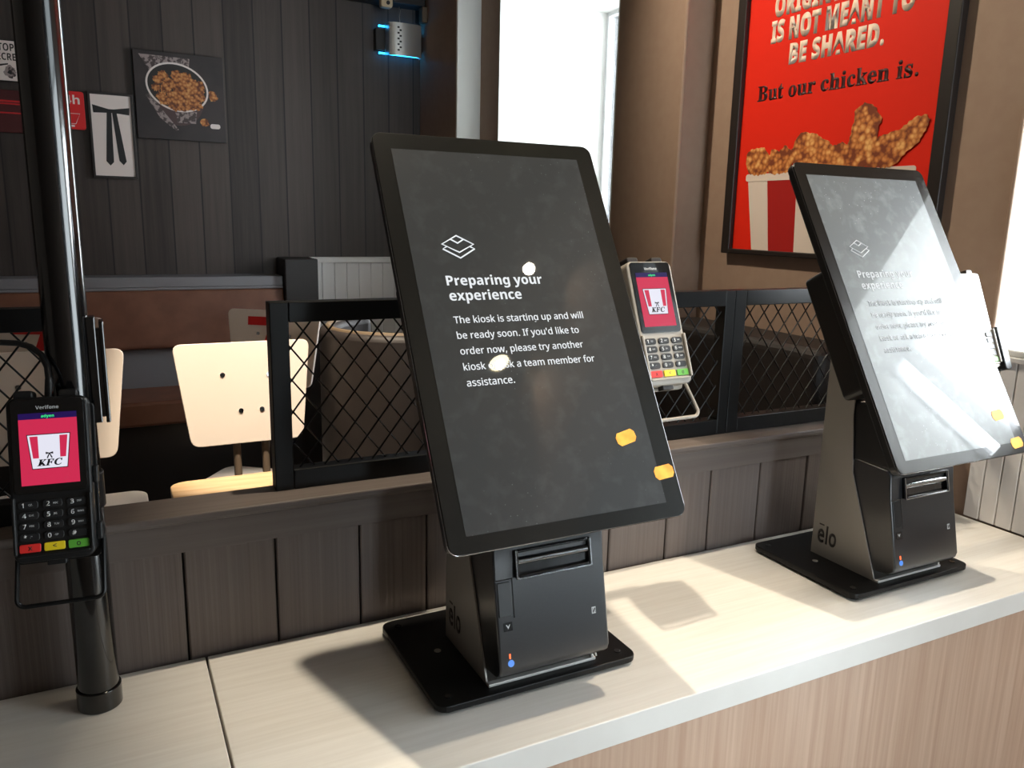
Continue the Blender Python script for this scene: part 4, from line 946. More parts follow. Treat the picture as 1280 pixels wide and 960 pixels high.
def kiosk(cx, label, screen, head, msg):
    t = thing('touchscreen_kiosk', label, 'kiosk', (cx, 0.771, 0.75), group=None)
    # base plate on feet
    base = MB().prism(rrect(-0.1235, 0.1235, -0.097, 0.097, 0.013), 0.004, 0.0115).build('base_plate', M['black_metal'], t, bevel=0.0012)
    for sx in (-1, 1):
        for sy in (-1, 1):
            MB().cyl((sx * 0.108, sy * 0.082, 0), (sx * 0.108, sy * 0.082, 0.0041), 0.009).build('rubber_foot', M['rubber'], base, smooth=True)
            MB().cyl((sx * 0.106, sy * 0.080, 0.0114), (sx * 0.106, sy * 0.080, 0.0124), 0.004).build('screw', M['black_gloss'], base, smooth=True)
    MB().cyl((-0.083, 0.008, 0.0114), (-0.083, 0.008, 0.0121), 0.004).cyl((-0.083, 0.008, 0.0118), (-0.083, 0.008, 0.0123), 0.0025).build('screw', M['silver'], base, smooth=True)
    # silver sheet-metal pedestal: back, two side plates and a front lip
    PXa, PXb = -0.061, 0.079
    side = [(0.037, 0.0116), (0.037, 0.318), (-0.012, 0.305), (-0.0125, 0.238), (-0.022, 0.155), (-0.076, 0.016), (-0.0785, 0.0116)]
    p = MB()
    p.prism(side, PXa, PXa + 0.002, 'X')
    p.prism(side, PXb - 0.002, PXb, 'X')
    p.box(PXa + 0.002, PXb - 0.002, 0.035, 0.037, 0.0116, 0.318)
    p.box(PXa + 0.002, PXb - 0.004, -0.0775, 0.035, 0.0116, 0.0134)
    ped = p.build('pedestal', M['silver'], t)
    MB().box(PXa, PXb - 0.006, -0.0845, -0.0776, 0.0116, 0.0150).box(PXb - 0.012, PXb - 0.009, -0.0845, -0.0790, 0.0150, 0.0195).build('front_lip', M['lip'], ped, bevel=0.0006)
    text_mesh('maker_mark', 'elo', M['frame_dark'], ped, 0, 0, 0, w=0.034, h=0.025, style='sans', bold=0.02, depth=0.0002,
              mw=Matrix(((0, 0, -1, PXa - 0.0001), (-1, 0, 0, 0.027), (0, 1, 0, 0.034), (0, 0, 0, 1))))
    MB().box(PXa - 0.0003, PXa, 0.0165, 0.0255, 0.060, 0.0622).build('maker_mark_bar', M['frame_dark'], ped)
    # neck between pedestal and screen
    MB().prism([(-0.012, 0.172), (-0.083, 0.172), (-0.085, 0.192), (-0.066, 0.262), (-0.004, 0.262)], PXa + 0.003, PXb - 0.003, 'X').build('neck', M['black_plastic'], t, bevel=0.006, seg=3)
    # receipt printer
    body = [(-0.020, 0.1765), (-0.0755, 0.1735), (-0.081, 0.168), (-0.0855, 0.135), (-0.1052, 0.042), (-0.1035, 0.035), (-0.096, 0.0285), (-0.072, 0.0250), (-0.018, 0.0250)]
    pr = MB().prism(body, PXa + 0.0025, PXb - 0.0025, 'X').build('receipt_printer', M['printer_black'], t, bevel=0.0022, seg=3, smooth=True)
    # front face frame: origin on the lower edge, y up the leaning face, z outwards
    f0, f1 = Vector((-0.1065, 0.036)), Vector((-0.0855, 0.135))
    dv = (f1 - f0).normalized()
    FM = Matrix(((1, 0, 0, 0.009), (0, dv.x, -dv.y, f0.x), (0, dv.y, dv.x, f0.y), (0, 0, 0, 1)))

    def face_box(name, m_, x0, x1, y0, y1, z0, z1, bev=0.0):
        return MB().box(x0, x1, y0, y1, z0, z1).build(name, m_, pr, bevel=bev, mw=FM)
    # paper exit: chrome-edged recess lip with a roller
    s = MB()
    s.box(-0.040, 0.045, 0.1255, 0.129, -0.002, 0.006).box(-0.040, 0.045, 0.099, 0.1025, -0.002, 0.006)
    s.box(-0.0435, -0.040, 0.099, 0.129, -0.002, 0.006).box(0.045, 0.0485, 0.099, 0.129, -0.002, 0.006)
    s.build('paper_slot_rim', M['black_gloss'], pr, bevel=0.0012, mw=FM)
    e_ = MB()
    e_.box(-0.0435, 0.0485, 0.0982, 0.0995, 0.004, 0.0066).box(0.0472, 0.0486, 0.0985, 0.1285, 0.004, 0.0066).box(-0.0437, -0.0424, 0.0985, 0.1285, 0.004, 0.0066)
    e_.build('paper_slot_edge', M['chrome'], pr, mw=FM)
    face_box('paper_slot', M['slot_dark'], -0.040, 0.045, 0.1025, 0.1255, -0.001, 0.0008)
    MB().cyl((-0.040, 0.1165, 0.0015), (0.045, 0.1165, 0.0015), 0.0042, n=16).build('roller', M['chrome'], pr, smooth=True, mw=FM)
    face_box('seam', M['slot_dark'], 0.049, 0.0665, 0.1085, 0.1100, -0.001, 0.0003)
    face_box('seam', M['slot_dark'], -0.0665, -0.046, 0.0985, 0.1000, -0.001, 0.0003)
    face_box('seam', M['slot_dark'], -0.0475, -0.0463, 0.058, 0.1000, -0.001, 0.0003)
    face_box('cover_latch', M['black_plastic'], -0.0645, -0.0490, 0.061, 0.097, -0.001, 0.0012, 0.0006)
    face_box('mark_panel', M['black_gloss'], -0.060, -0.050, 0.0455, 0.0545, -0.001, 0.0004)
    vm = MB().prism([(-0.0575, 0.0522), (-0.0550, 0.0478), (-0.0525, 0.0522), (-0.0537, 0.0522), (-0.0550, 0.0499), (-0.0563, 0.0522)], 0.0003, 0.0006)
    vm.build('arrow_mark', M['mark_grey'], pr, mw=FM)
    face_box('status_light', M['led_red'], -0.0560, -0.0545, 0.0165, 0.0215, 0.0, 0.0006)
    MB().cyl((-0.0545, 0.0115, -0.0002), (-0.0545, 0.0115, 0.0007), 0.0036).build('round_blue_sticker', M['sticker_blue_glow'], pr, mw=FM)
    nf = MB()
    nf.box(0.0475, 0.0525, 0.043, 0.0503, 0.0, 0.0004)
    nf.build('contactless_mark', M['mark_grey'], pr, mw=FM)
    MB().prism([(0.0485, 0.0442), (0.0495, 0.0442), (0.0513, 0.0478), (0.0513, 0.0442), (0.0519, 0.0442), (0.0519, 0.0492), (0.0509, 0.0492), (0.0491, 0.0456), (0.0491, 0.0492), (0.0485, 0.0492)], 0.0003, 0.0006).build('contactless_letter', M['frame_dark'], pr, mw=FM)
    # display: local x right, y up the slope, z towards the customer
    disp = bpy.data.objects.new('display', None)
    DM = Matrix.Translation((0.0, -0.0365, 0.393)) @ Matrix.Rotation(R(60), 4, 'X')
    ob = MB().prism(rrect(-0.1335, 0.1370, -0.2240, 0.2245, 0.011), -0.0022, 0.0).build('display', M['bezel'], t, bevel=0.0007, mw=DM)
    bpy.data.objects.remove(disp)
    MB().prism(rrect(-0.1332, 0.1367, -0.2237, 0.2242, 0.011), -0.013, -0.0022).prism(rrect(-0.127, 0.1305, -0.218, 0.218, 0.010), -0.019, -0.013).build('display_shell', M['black_plastic'], ob, bevel=0.0015)
    MB().tube([(*q, -0.0022) for q in rrect(-0.1334, 0.1369, -0.2239, 0.2244, 0.011)], 0.0007, n=6, closed=True).build('edge_strip', M['chrome'], ob, smooth=True)
    MB().box(-0.1145, 0.1145, -0.208, 0.205, -0.0008, 0.00025).build('screen', screen, ob)
    # mount behind the screen
    MB().prism(rrect(-0.118, 0.118, -0.110, 0.070, 0.008), -0.058, -0.019).build('rear_housing', M['black_plastic'], ob, bevel=0.003)
    for sx in (-0.12, 0.124):
        for yy in (0.09, 0.11):
            MB().cyl((sx, yy, -0.021), (sx, yy, -0.0188), 0.003).build('screw', M['chrome'], ob, smooth=True)
    # layered-sheets icon
    ic = MB()
    cx_, cy_ = -0.0612, 0.0905
    lw = 0.00085

    def ln(pts, closed=False):
        ic.tube([(cx_ + a, cy_ + b, 0.0005) for a, b in pts], lw, n=6, closed=closed)
    ln([(-0.0180, 0.0020), (0, 0.0120), (0.0180, 0.0020), (0, -0.0075)], True)
    ln([(-0.0075, 0.0078), (0, 0.0032), (0.0075, 0.0078)])
    ln([(-0.0135, -0.0010), (-0.0180, -0.0035), (0, -0.0140), (0.0180, -0.0035), (0.0135, -0.0010)])
    ic.build('stacked_sheets_icon', head, ob)
    text_mesh('heading', 'Preparing your', head, ob, -0.0825, 0.0455, 0.0003, w=0.1115)
    text_mesh('heading', 'experience', head, ob, -0.0825, 0.0285, 0.0003, w=0.0825)
    for k, (s_, w_) in enumerate((('The kiosk is starting up and will', 0.1525), ('be ready soon. If you\'d like to', 0.1425), ('order now, please try another', 0.1435), ('kiosk or ask a team member for', 0.1535), ('assistance.', 0.0530))):
        text_mesh('message_line', s_, msg, ob, -0.0830, 0.0035 - 0.01685 * k, 0.0003, w=w_, style='sans', bold=0.004)
    return t, ob


def stickers(ob, spots):
    for (u, v, a) in spots:
        c, s_ = math.cos(a), math.sin(a)
        W_, H_ = 0.0125, 0.0072
        pts = [(-W_, -H_ * .45), (-W_ * .72, -H_), (W_ * .72, -H_), (W_, -H_ * .45), (W_, H_ * .45), (W_ * .72, H_), (-W_ * .72, H_), (-W_, H_ * .45)]
        pts = [(u + x * c - y * s_, v + x * s_ + y * c) for x, y in pts]
        st = MB().prism(pts, 0.0002, 0.0007).build('orange_sticker', M['orange'], ob)
        st['label'] = 'small orange price sticker'


K1, D1 = kiosk(0.3937, 'black touchscreen kiosk in the middle, its dark screen showing white text clearly', M['screen'], M['white_glow'], M['white_glow'])
stickers(D1, [(0.085, -0.134, R(12)), (0.1215, -0.176, R(5))])
K2, D2 = kiosk(0.9968, 'black touchscreen kiosk on the right, its screen washed out by window glare', M['screen_hazed'], M['glow_faint'], M['glow_faintest'])
stickers(D2, [(0.097, -0.167, R(5)), (0.115, -0.209, R(5))])

# ------------------------------------------------------------------ payment terminals


def terminal(label, loc, tilt, yaw, scale, body_mat, glass_mat_, frame_mat, clip_mat, cable=False, loop_mat=None, side_box=False):
    W, Hh = 0.066, 0.150
    hw, hh = W / 2, Hh / 2
    t = thing('card_payment_terminal', label, 'payment terminal', loc)
    t.matrix_world = Matrix.Translation(loc) @ Matrix.Rotation(yaw, 4, 'Z') @ Matrix.Rotation(R(90) - tilt, 4, 'X') @ Matrix.Scale(scale, 4)

    def Y(f):
        return hh - f * Hh
    outline = rrect(-hw, hw, -hh, hh, 0.008)
    body = MB().prism(outline, -0.022, 0.0).build('casing', body_mat, t, bevel=0.002, seg=2)
    # raised rim beside the keypad
    rim = MB()
    rim.box(-hw + 0.0005, -hw + 0.0040, Y(0.95), Y(0.60), 0, 0.0042).box(hw - 0.0040, hw - 0.0005, Y(0.95), Y(0.60), 0, 0.0042)
    rim.box(-hw + 0.004, hw - 0.004, Y(0.965), Y(0.945), 0, 0.003)
    rim.build('keypad_rim', body_mat, t, bevel=0.0016, seg=2)
    MB().prism(rrect(-hw + 0.0035, hw - 0.0035, Y(0.585), Y(0.012), 0.004), -0.001, 0.0012).build('front_glass', glass_mat_, t, bevel=0.0004)
    scr = MB().box(-0.0235, 0.0235, Y(0.535), Y(0.135), 0.0010, 0.0015).build('colour_display', M['display_pink'], t)
    MB().box(-0.0235, 0.0235, Y(0.135), Y(0.098), 0.0010, 0.0015).build('title_bar', M['display_blue'], scr)
    text_mesh('provider_mark', 'adyen', M['display_green'], scr, 0, Y(0.126), 0.0015, w=0.0105, align='CENTER', depth=0.0001)
    text_mesh('maker_mark', 'Verifone', M['mark_grey'], t, 0, Y(0.075), 0.0012, w=0.0185, align='CENTER', depth=0.0001)
    # bucket-shaped logo with side stripes, string tie and lettering
    zt, zb = Y(0.232), Y(0.435)
    wt, wb = 0.0170, 0.0138
    MB().prism([(-wt - .0007, zt + .0007), (-wb - .0006, zb - .0007), (wb + .0006, zb - .0007), (wt + .0007, zt + .0007)], 0.0014, 0.0016).build('logo_outline', M['display_ink'], scr)
    MB().prism([(-wt, zt), (-wb, zb), (wb, zb), (wt, zt)], 0.0015, 0.0018).build('logo_bucket', M['display_white'], scr)
    lg = MB()
    zl = zt - 0.0212
    for s_ in (-1, 1):
        lg.prism([(s_ * 0.0088, zt - 0.0012), (s_ * 0.0085, zl), (s_ * 0.0132, zl), (s_ * 0.0153, zt - 0.0012)], 0.0017, 0.0020)
    lg.build('logo_stripes', M['display_pink'], scr)
    ti = MB()
    cz = zt - 0.0170
    ti.prism([(-0.0030, cz + .0012), (0, cz + .0003), (0.0030, cz + .0012), (0.0030, cz - .0010), (0, cz - .0002), (-0.0030, cz - .0010)], 0.0017, 0.0019)
    ti.prism([(-0.0004, cz), (0.0004, cz), (-0.0014, cz - .0048), (-0.0024, cz - .0042)], 0.0017, 0.0019)
    ti.prism([(-0.0004, cz), (0.0004, cz), (0.0024, cz - .0042), (0.0014, cz - .0048)], 0.0017, 0.0019)
    ti.build('logo_tie', M['display_ink'], scr)
    text_mesh('logo_letters', 'KFC', M['display_ink'], scr, 0, zb + 0.0022, 0.0018, w=0.0205, h=0.0060, align='CENTER', style='serif', bold=0.012, depth=0.0001)
    # keypad
    names = [['1', '2', '3'], ['4', '5', '6'], ['7', '8', '9'], ['*', '0', '#']]
    subs = [['QZ.', 'ABC', 'DEF'], ['GHI', 'JKL', 'MNO'], ['PRS', 'TUV', 'WXY'], [',\'"', '-SP', '']]
    for r_, fy in enumerate((0.652, 0.716, 0.780, 0.845)):
        for c_, fx in enumerate((-0.0195, 0.0, 0.0195)):
            k = MB().prism(rrect(fx - 0.0080, fx + 0.0080, Y(fy) - 0.0036, Y(fy) + 0.0036, 0.0026, 3), 0.0, 0.0016).build('key', M['key_black'], t, bevel=0.0004, seg=1)
            text_mesh('digit', names[r_][c_], M['key_white'], k, fx - 0.0050, Y(fy) - 0.0019, 0.0016, h=0.0040, style='sans', bold=0.012, depth=0.0001)
            if subs[r_][c_]:
                text_mesh('letters', subs[r_][c_], M['key_white'], k, fx + 0.0004, Y(fy) - 0.0006, 0.0016, h=0.0016, style='sans', depth=0.0001)
    for c_, (fx, km, sy_) in enumerate(((-0.0195, M['key_red'], 'x'), (0.0, M['key_yellow'], '<'), (0.0195, M['key_green'], 'o'))):
        k = MB().prism(rrect(fx - 0.0085, fx + 0.0085, Y(0.912) - 0.0038, Y(0.912) + 0.0038, 0.0014, 3), 0.0, 0.0018).build('key', km, t, bevel=0.0004, seg=1)
        k['label'] = ('red cancel key', 'yellow clear key', 'green enter key')[c_]
        text_mesh('key_symbol', sy_, M['frame_dark'], k, fx, Y(0.912) - 0.0018, 0.0018, h=0.0046, align='CENTER', style='sans', bold=0.01, depth=0.0001)
    # cradle: back plate, top clips, wire loop under the terminal
    MB().prism(rrect(-hw - 0.003, hw + 0.003, -hh - 0.004, hh - 0.006, 0.006), -0.027, -0.0221).build('cradle', frame_mat, t, bevel=0.001)
    for sx in (-0.0195, 0.0165):
        MB().prism(rrect(sx - 0.008, sx + 0.008, hh - 0.004, hh + 0.0065, 0.003, 3), -0.024, -0.004).build('top_clip', clip_mat, t, bevel=0.0015)
    MB().box(hw + 0.0002, hw + 0.0045, -0.008, 0.008, -0.020, -0.006).build('side_clip', clip_mat, t, bevel=0.001)
    MB().box(hw + 0.0002, hw + 0.0050, -0.062, -0.046, -0.026, -0.012).build('side_clip', clip_mat, t, bevel=0.001)
    MB().box(-0.008, 0.008, -hh - 0.005, -hh + 0.001, -0.016, -0.006).build('card_slot_tab', clip_mat, t, bevel=0.001)
    lp = []
    lx0, lx1, lz, r0 = -hw - 0.0005, hw + 0.0045, -hh - 0.040, 0.007
    lp.append((lx0, -hh + 0.014, -0.0235))
    for a, b in arc_pts(lx0 + r0, lz + r0, r0, 180, 270, 5):
        lp.append((a, b, -0.006))
    for a, b in arc_pts(lx1 - r0, lz + r0, r0, 270, 360, 5):
        lp.append((a, b, -0.006))
    lp.append((lx1, -hh + 0.014, -0.0235))
    MB().tube(lp, 0.0021, n=8).build('wire_loop', loop_mat or frame_mat, t, smooth=True)
    if side_box:
        MB().prism(rrect(hw + 0.0052, hw + 0.0215, -0.080, -0.012, 0.005), -0.022, 0.004).build('side_bracket', M['black_plastic'], t, bevel=0.0015)
    return t


T1 = terminal('black card terminal on the left pole, pink screen lit', (-0.0555, 0.787, 1.0155), R(14.25), R(-4.5), 0.97, M['black_plastic'], M['black_gloss'], M['black_metal'], M['black_plastic'])
# cable from the top of the left terminal, looping out to the left
cb = MB().tube([(0.0005, 0.074, -0.012), (0.0008, 0.082, -0.012), (0.0005, 0.090, -0.014), (-0.0010, 0.104, -0.020), (-0.0060, 0.116, -0.026), (-0.0150, 0.1245, -0.030), (-0.0260, 0.1285, -0.032), (-0.040, 0.130, -0.034), (-0.060, 0.127, -0.036), (-0.085, 0.115, -0.036), (-0.10, 0.09, -0.036)], 0.0029, n=10).build('cable', M['black_plastic'], T1, smooth=True)
MB().cyl((0.0005, 0.073, -0.012), (0.0007, 0.092, -0.014), 0.0042, 0.0034, n=14).build('cable_boot', M['black_plastic'], cb, smooth=True)

T2 = terminal('grey card terminal fixed beside the middle kiosk', (0.606, 0.787, 1.130), R(21.8), R(2.0), 1.045, M['grey_plastic'], M['black_gloss'], M['grey_plastic'], M['frame_dark'], loop_mat=M['grey_plastic'])
T3 = terminal('grey card terminal mostly hidden behind the right kiosk', (1.2315, 0.787, 1.109), R(21.8), R(2.0), 1.045, M['grey_plastic'], M['black_gloss'], M['grey_plastic'], M['frame_dark'], loop_mat=M['grey_plastic'], side_box=True)

# arms that carry the grey terminals (parts of the kiosks)
for K, kx, tx, tz in ((K1, 0.3937, 0.606, 1.130), (K2, 0.9968, 1.2315, 1.109)):
    a = Vector((0.10, 0.068, 0.375))
    e = Vector((tx - kx, 0.787 - 0.771 + 0.043, tz - 0.758))
    MB().cyl(a, (e.x - 0.01, a.y, a.z), 0.009, n=16).cyl((0.104, 0.010, 0.362), (0.104, 0.070, 0.374), 0.008, n=16).box(e.x - 0.022, e.x + 0.022, e.y - 0.004, a.y + 0.004, e.z - 0.022, e.z + 0.022).build('terminal_arm', M['black_metal'], K, bevel=0.001)

# ------------------------------------------------------------------ the black pole
P = thing('steel_pole', 'tall glossy black pole standing on the counter at the left', 'pole', (-0.036, 0.848, 0.75))
MB().cyl((0, 0, 0.012), (0, 0, H - 0.75), 0.0192, n=36).build('tube', M['pole_black'], P, smooth=True)
MB().cyl((0, 0, 0), (0, 0, 0.022), 0.0212, n=36).build('foot_collar', M['pole_black'], P, bevel=0.001, smooth=True)
MB().box(0.0165, 0.0245, -0.010, 0.008, 0.300, 0.402).box(0.0275, 0.0315, -0.012, 0.008, 0.300, 0.398).box(0.016, 0.0315, -0.004, 0.006, 0.304, 0.390).build('side_channel', M['pole_black'], P, bevel=0.001)
MB().cyl((0, 0, 0.215), (0, 0, 0.250), 0.0212, n=36).box(-0.030, 0.014, -0.030, -0.012, 0.218, 0.247).build('clamp', M['black_metal'], P, bevel=0.001)

# ------------------------------------------------------------------ poster on the right wall
# local x -> -Y (to the right as seen), local y -> Z, local z -> -X (into the room)
def wall_right_matrix(y, z, x=XW):
    return Matrix(((0, 0, -1, x), (-1, 0, 0, y), (0, 1, 0, z), (0, 0, 0, 1)))


PO = thing('framed_poster', 'tall red poster about sharing chicken, in a dark frame on the tan wall', 'poster')
PO.matrix_world = wall_right_matrix(0, 0)
fr = MB()
fx0, fx1, fz0, fz1 = -1.499, -0.947, 1.183, 1.93
fr.box(fx0, fx0 + 0.026, fz0, fz1, 0.0005, 0.019).box(fx1 - 0.026, fx1, fz0, fz1, 0.0005, 0.019)
fr.box(fx0 + 0.026, fx1 - 0.026, fz0, fz0 + 0.011, 0.0005, 0.019).box(fx0 + 0.026, fx1 - 0.026, fz1 - 0.02, fz1, 0.0005, 0.019)
fr.build('frame', M['frame_dark'], PO, bevel=0.002)
pp = MB().box(fx0 + 0.02, fx1 - 0.02, fz0 + 0.008, fz1 - 0.015, 0.002, 0.007).build('print', M['poster_red'], PO)
z_ = 0.0071
text_mesh('slogan', 'ORIGINAL RECIPE', M['poster_white'], pp, -1.396, 1.692, z_, w=0.356, h=0.041, bold=0.03)
text_mesh('slogan', 'IS NOT MEANT TO', M['poster_white'], pp, -1.401, 1.6395, z_, w=0.352, h=0.041, bold=0.03)
text_mesh('slogan', 'BE SHARED.', M['poster_white'], pp, -1.343, 1.5885, z_, w=0.236, h=0.038, bold=0.03)
text_mesh('strapline', 'But our chicken is.', M['poster_dark'], pp, -1.428, 1.5205, z_, w=0.403, h=0.033, style='slab', bold=0.010)


def serif(x0, x1, y):
    return [(x0, y), (x1, y), (x1, y + 0.0035), (x0, y + 0.0035)]


# bucket (printed): white bucket, red stripes, rim
MB().prism([(-1.437, 1.350), (-1.409, fz0 + 0.010), (-1.041, fz0 + 0.010), (-1.013, 1.350)], z_, z_ + 0.0003).build('bucket', M['bucket_white'], pp)
st = MB()
for a0, a1 in ((-1.376, -1.290), (-1.200, -1.130), (-1.062, -1.022)):
    def yb(x):
        return -1.225 + (x + 1.225) * (0.184 / 0.212)
    st.prism([(a0, 1.350), (yb(a0), fz0 + 0.010), (yb(a1), fz0 + 0.010), (a1, 1.350)], z_ + 0.0003, z_ + 0.0006)
st.build('bucket_stripes', M['bucket_red'], pp)
MB().prism(rrect(-1.444, -1.006, 1.347, 1.363, 0.006), z_ + 0.0004, z_ + 0.0010).build('bucket_rim', M['bucket_white'], pp)
pieces = [
    [(-1.442, 1.360), (-1.449, 1.405), (-1.438, 1.418), (-1.418, 1.418), (-1.401, 1.424), (-1.382, 1.411), (-1.372, 1.392), (-1.372, 1.360)],
    [(-1.385, 1.360), (-1.376, 1.405), (-1.363, 1.417), (-1.348, 1.405), (-1.336, 1.420), (-1.317, 1.414), (-1.305, 1.395), (-1.308, 1.375), (-1.322, 1.360)],
    [(-1.315, 1.380), (-1.308, 1.421), (-1.293, 1.442), (-1.267, 1.444), (-1.238, 1.431), (-1.206, 1.416), (-1.216, 1.4), (-1.22, 1.375), (-1.264, 1.370)],
    [(-1.232, 1.370), (-1.226, 1.4), (-1.213, 1.414), (-1.195, 1.411), (-1.176, 1.417), (-1.156, 1.405), (-1.156, 1.365)],
    [(-1.170, 1.365), (-1.170, 1.404), (-1.158, 1.426), (-1.156, 1.456), (-1.156, 1.473), (-1.14, 1.485), (-1.124, 1.485), (-1.104, 1.471), (-1.088, 1.45), (-1.097, 1.438), (-1.097, 1.421), (-1.104, 1.392), (-1.106, 1.365)],
    [(-1.118, 1.365), (-1.113, 1.396), (-1.104, 1.413), (-1.085, 1.422), (-1.066, 1.424), (-1.042, 1.433), (-1.024, 1.446), (-0.997, 1.452), (-0.987, 1.44), (-0.997, 1.42), (-1.004, 1.405), (-1.021, 1.396), (-1.036, 1.383), (-1.053, 1.362), (-1.085, 1.362)]]
for k, q in enumerate(pieces):
    MB().prism(lumpy(q, 0.0045, 0.0035, k), z_ + 0.0002 + 0.0002 * k, z_ + 0.0012 + 0.0002 * k).build('chicken_piece', M['chicken'], pp)

# ------------------------------------------------------------------ pictures on the far plank wall
# local x -> X, local y -> Z, local z -> -Y (into the room)
def wall_far_matrix(x, z, y=YF):
    return Matrix(((1, 0, 0, x), (0, 0, -1, y), (0, 1, 0, z), (0, 0, 0, 1)))


B = thing('canvas_print', 'dark square print of a bowl of chicken pieces on the plank wall', 'picture')
B.matrix_world = wall_far_matrix(0.279, 1.638)
cv = MB().box(-0.143, 0.143, -0.143, 0.143, 0.0005, 0.016).build('canvas', M['print_dark'], B, bevel=0.001)
z0 = 0.0161
MB().prism([(-0.125, 0.13), (0.035, 0.128), (0.03, 0.09), (-0.095, 0.08)], z0, z0 + 0.0003).build('patterned_paper', M['print_grey'], cv)
MB().prism(ellipse(-0.008, -0.01, 0.082, 0.085, 32), z0 + 0.0002, z0 + 0.0006).build('bowl_side', M['bowl_side'], cv)
MB().prism([(-0.02, -0.052), (0.05, -0.045), (0.045, -0.085), (-0.015, -0.085)], z0 + 0.0005, z0 + 0.0008).build('bowl_label', M['print_grey'], cv)
MB().prism(ellipse(-0.009, 0.031, 0.101, 0.079, 40, R(-14)), z0 + 0.0008, z0 + 0.0014).build('bowl_rim', M['print_white'], cv)
MB().prism(ellipse(-0.009, 0.031, 0.095, 0.073, 40, R(-14)), z0 + 0.0013, z0 + 0.0018).build('bowl_inside', M['dark'], cv)
rnd = random.Random(3)
for (a, c, r_) in ((-0.035, 0.045, 0.014), (-0.045, 0.028, 0.015), (-0.02, 0.04, 0.014), (0.005, 0.05, 0.018), (0.03, 0.045, 0.02), (0.045, 0.03, 0.018), (0.015, 0.03, 0.017), (0.0, 0.012, 0.02), (0.03, 0.005, 0.02), (0.055, 0.006, 0.018), (-0.025, -0.005, 0.018), (-0.062, 0.0, 0.012), (-0.055, -0.016, 0.012), (-0.02, -0.028, 0.016), (0.005, -0.025, 0.018), (0.035, -0.022, 0.018), (0.06, 0.022, 0.014), (-0.07, 0.052, 0.013), (-0.052, 0.068, 0.012), (-0.012, 0.070, 0.013), (0.018, 0.066, 0.014), (0.062, 0.042, 0.014), (-0.078, 0.026, 0.011), (0.052, -0.026, 0.012)):
    MB().prism(lumpy(ellipse(a, c, r_ * 1.35, r_ * 1.2, 10), 0.008, 0.004, rnd.randint(0, 999)), z0 + 0.0018, z0 + 0.0018 + 0.0004 + 0.0008 * rnd.random()).build('chicken_piece', M['chicken_dim'], cv)
for q in ([(0.092, 0.03), (0.118, 0.028), (0.122, -0.005), (0.095, -0.008)], [(0.055, -0.07), (0.085, -0.06), (0.09, -0.09), (0.068, -0.095)]):
    MB().prism(lumpy(q, 0.006, 0.004, 5), z0 + 0.0003, z0 + 0.001).build('chicken_piece', M['chicken_dim'], cv)
MB().prism([(-0.112, 0.000), (-0.100, 0.004), (-0.012, -0.108), (-0.020, -0.113), (-0.070, -0.072)], z0 + 0.0006, z0 + 0.0009).build('napkin_edge', M['print_grey'], cv)
MB().prism(rrect(0.092, 0.125, -0.098, -0.082, 0.007), z0 + 0.0003, z0 + 0.0008).build('sauce_smear', M['print_white'], cv)


def framed(name, label, x0, x1, zz0, zz1, print_mat, fwid=0.006):
    t = thing(name, label, 'picture')
    t.matrix_world = wall_far_matrix((x0 + x1) / 2, (zz0 + zz1) / 2)
    a, b = (x1 - x0) / 2, (zz1 - zz0) / 2
    f = MB()
    f.box(-a, a, b - fwid, b, 0.0005, 0.014).box(-a, a, -b, -b + fwid, 0.0005, 0.014)
    f.box(-a, -a + fwid, -b + fwid, b - fwid, 0.0005, 0.014).box(a - fwid, a, -b + fwid, b - fwid, 0.0005, 0.014)
    f.build('frame', M['frame_dark'], t, bevel=0.001)
    p_ = MB().box(-a + fwid * .7, a - fwid * .7, -b + fwid * .7, b - fwid * .7, 0.002, 0.010).build('print', print_mat, t)
    return t, p_


# black string tie
tt, tp = framed('framed_print', 'narrow white print of a black string tie in a thin dark frame', -0.009, 0.128, 1.357, 1.635, M['print_white'], 0.008)
tb = MB()
zt_ = 0.0101
tb.prism([(-0.056, 0.098), (-0.008, 0.086), (0.008, 0.086), (0.056, 0.094), (0.054, 0.070), (0.010, 0.074), (-0.010, 0.074), (-0.054, 0.072)], zt_, zt_ + 0.0004)
tb.prism([(-0.014, 0.076), (0.000, 0.076), (-0.003, -0.085), (-0.014, -0.097), (-0.026, -0.083)], zt_, zt_ + 0.0005)
tb.prism([(0.002, 0.076), (0.016, 0.074), (0.036, -0.082), (0.026, -0.094), (0.014, -0.080)], zt_, zt_ + 0.0006)
tb.build('string_tie', M['print_black'], tp)

ts, tsp = framed('framed_print', 'small white print reading TOP SECRET at the left edge of the plank wall', -0.290, -0.182, 1.643, 1.769, M['print_white'], 0.003)
text_mesh('lettering', 'TOP', M['frame_dark'], tsp, 0.010, 0.030, 0.0101, w=0.044, h=0.022, align='CENTER')
text_mesh('lettering', 'SECRET', M['frame_dark'], tsp, 0.010, 0.002, 0.0101, w=0.078, h=0.021, align='CENTER')
MB().prism(lumpy(ellipse(0.016, -0.032, 0.018, 0.020, 8), 0.006, 0.004, 4), 0.0101, 0.0103).build('blot', M['print_grey'], tsp)
MB().prism(lumpy(ellipse(0.015, -0.034, 0.006, 0.007, 8), 0.003, 0.003, 2), 0.0103, 0.0105).build('blot', M['print_black'], tsp)
MB().prism([(-0.015, -0.012), (0.012, -0.007), (0.012, -0.011), (-0.013, -0.018)], 0.0101, 0.0104).build('mark', M['print_black'], tsp)

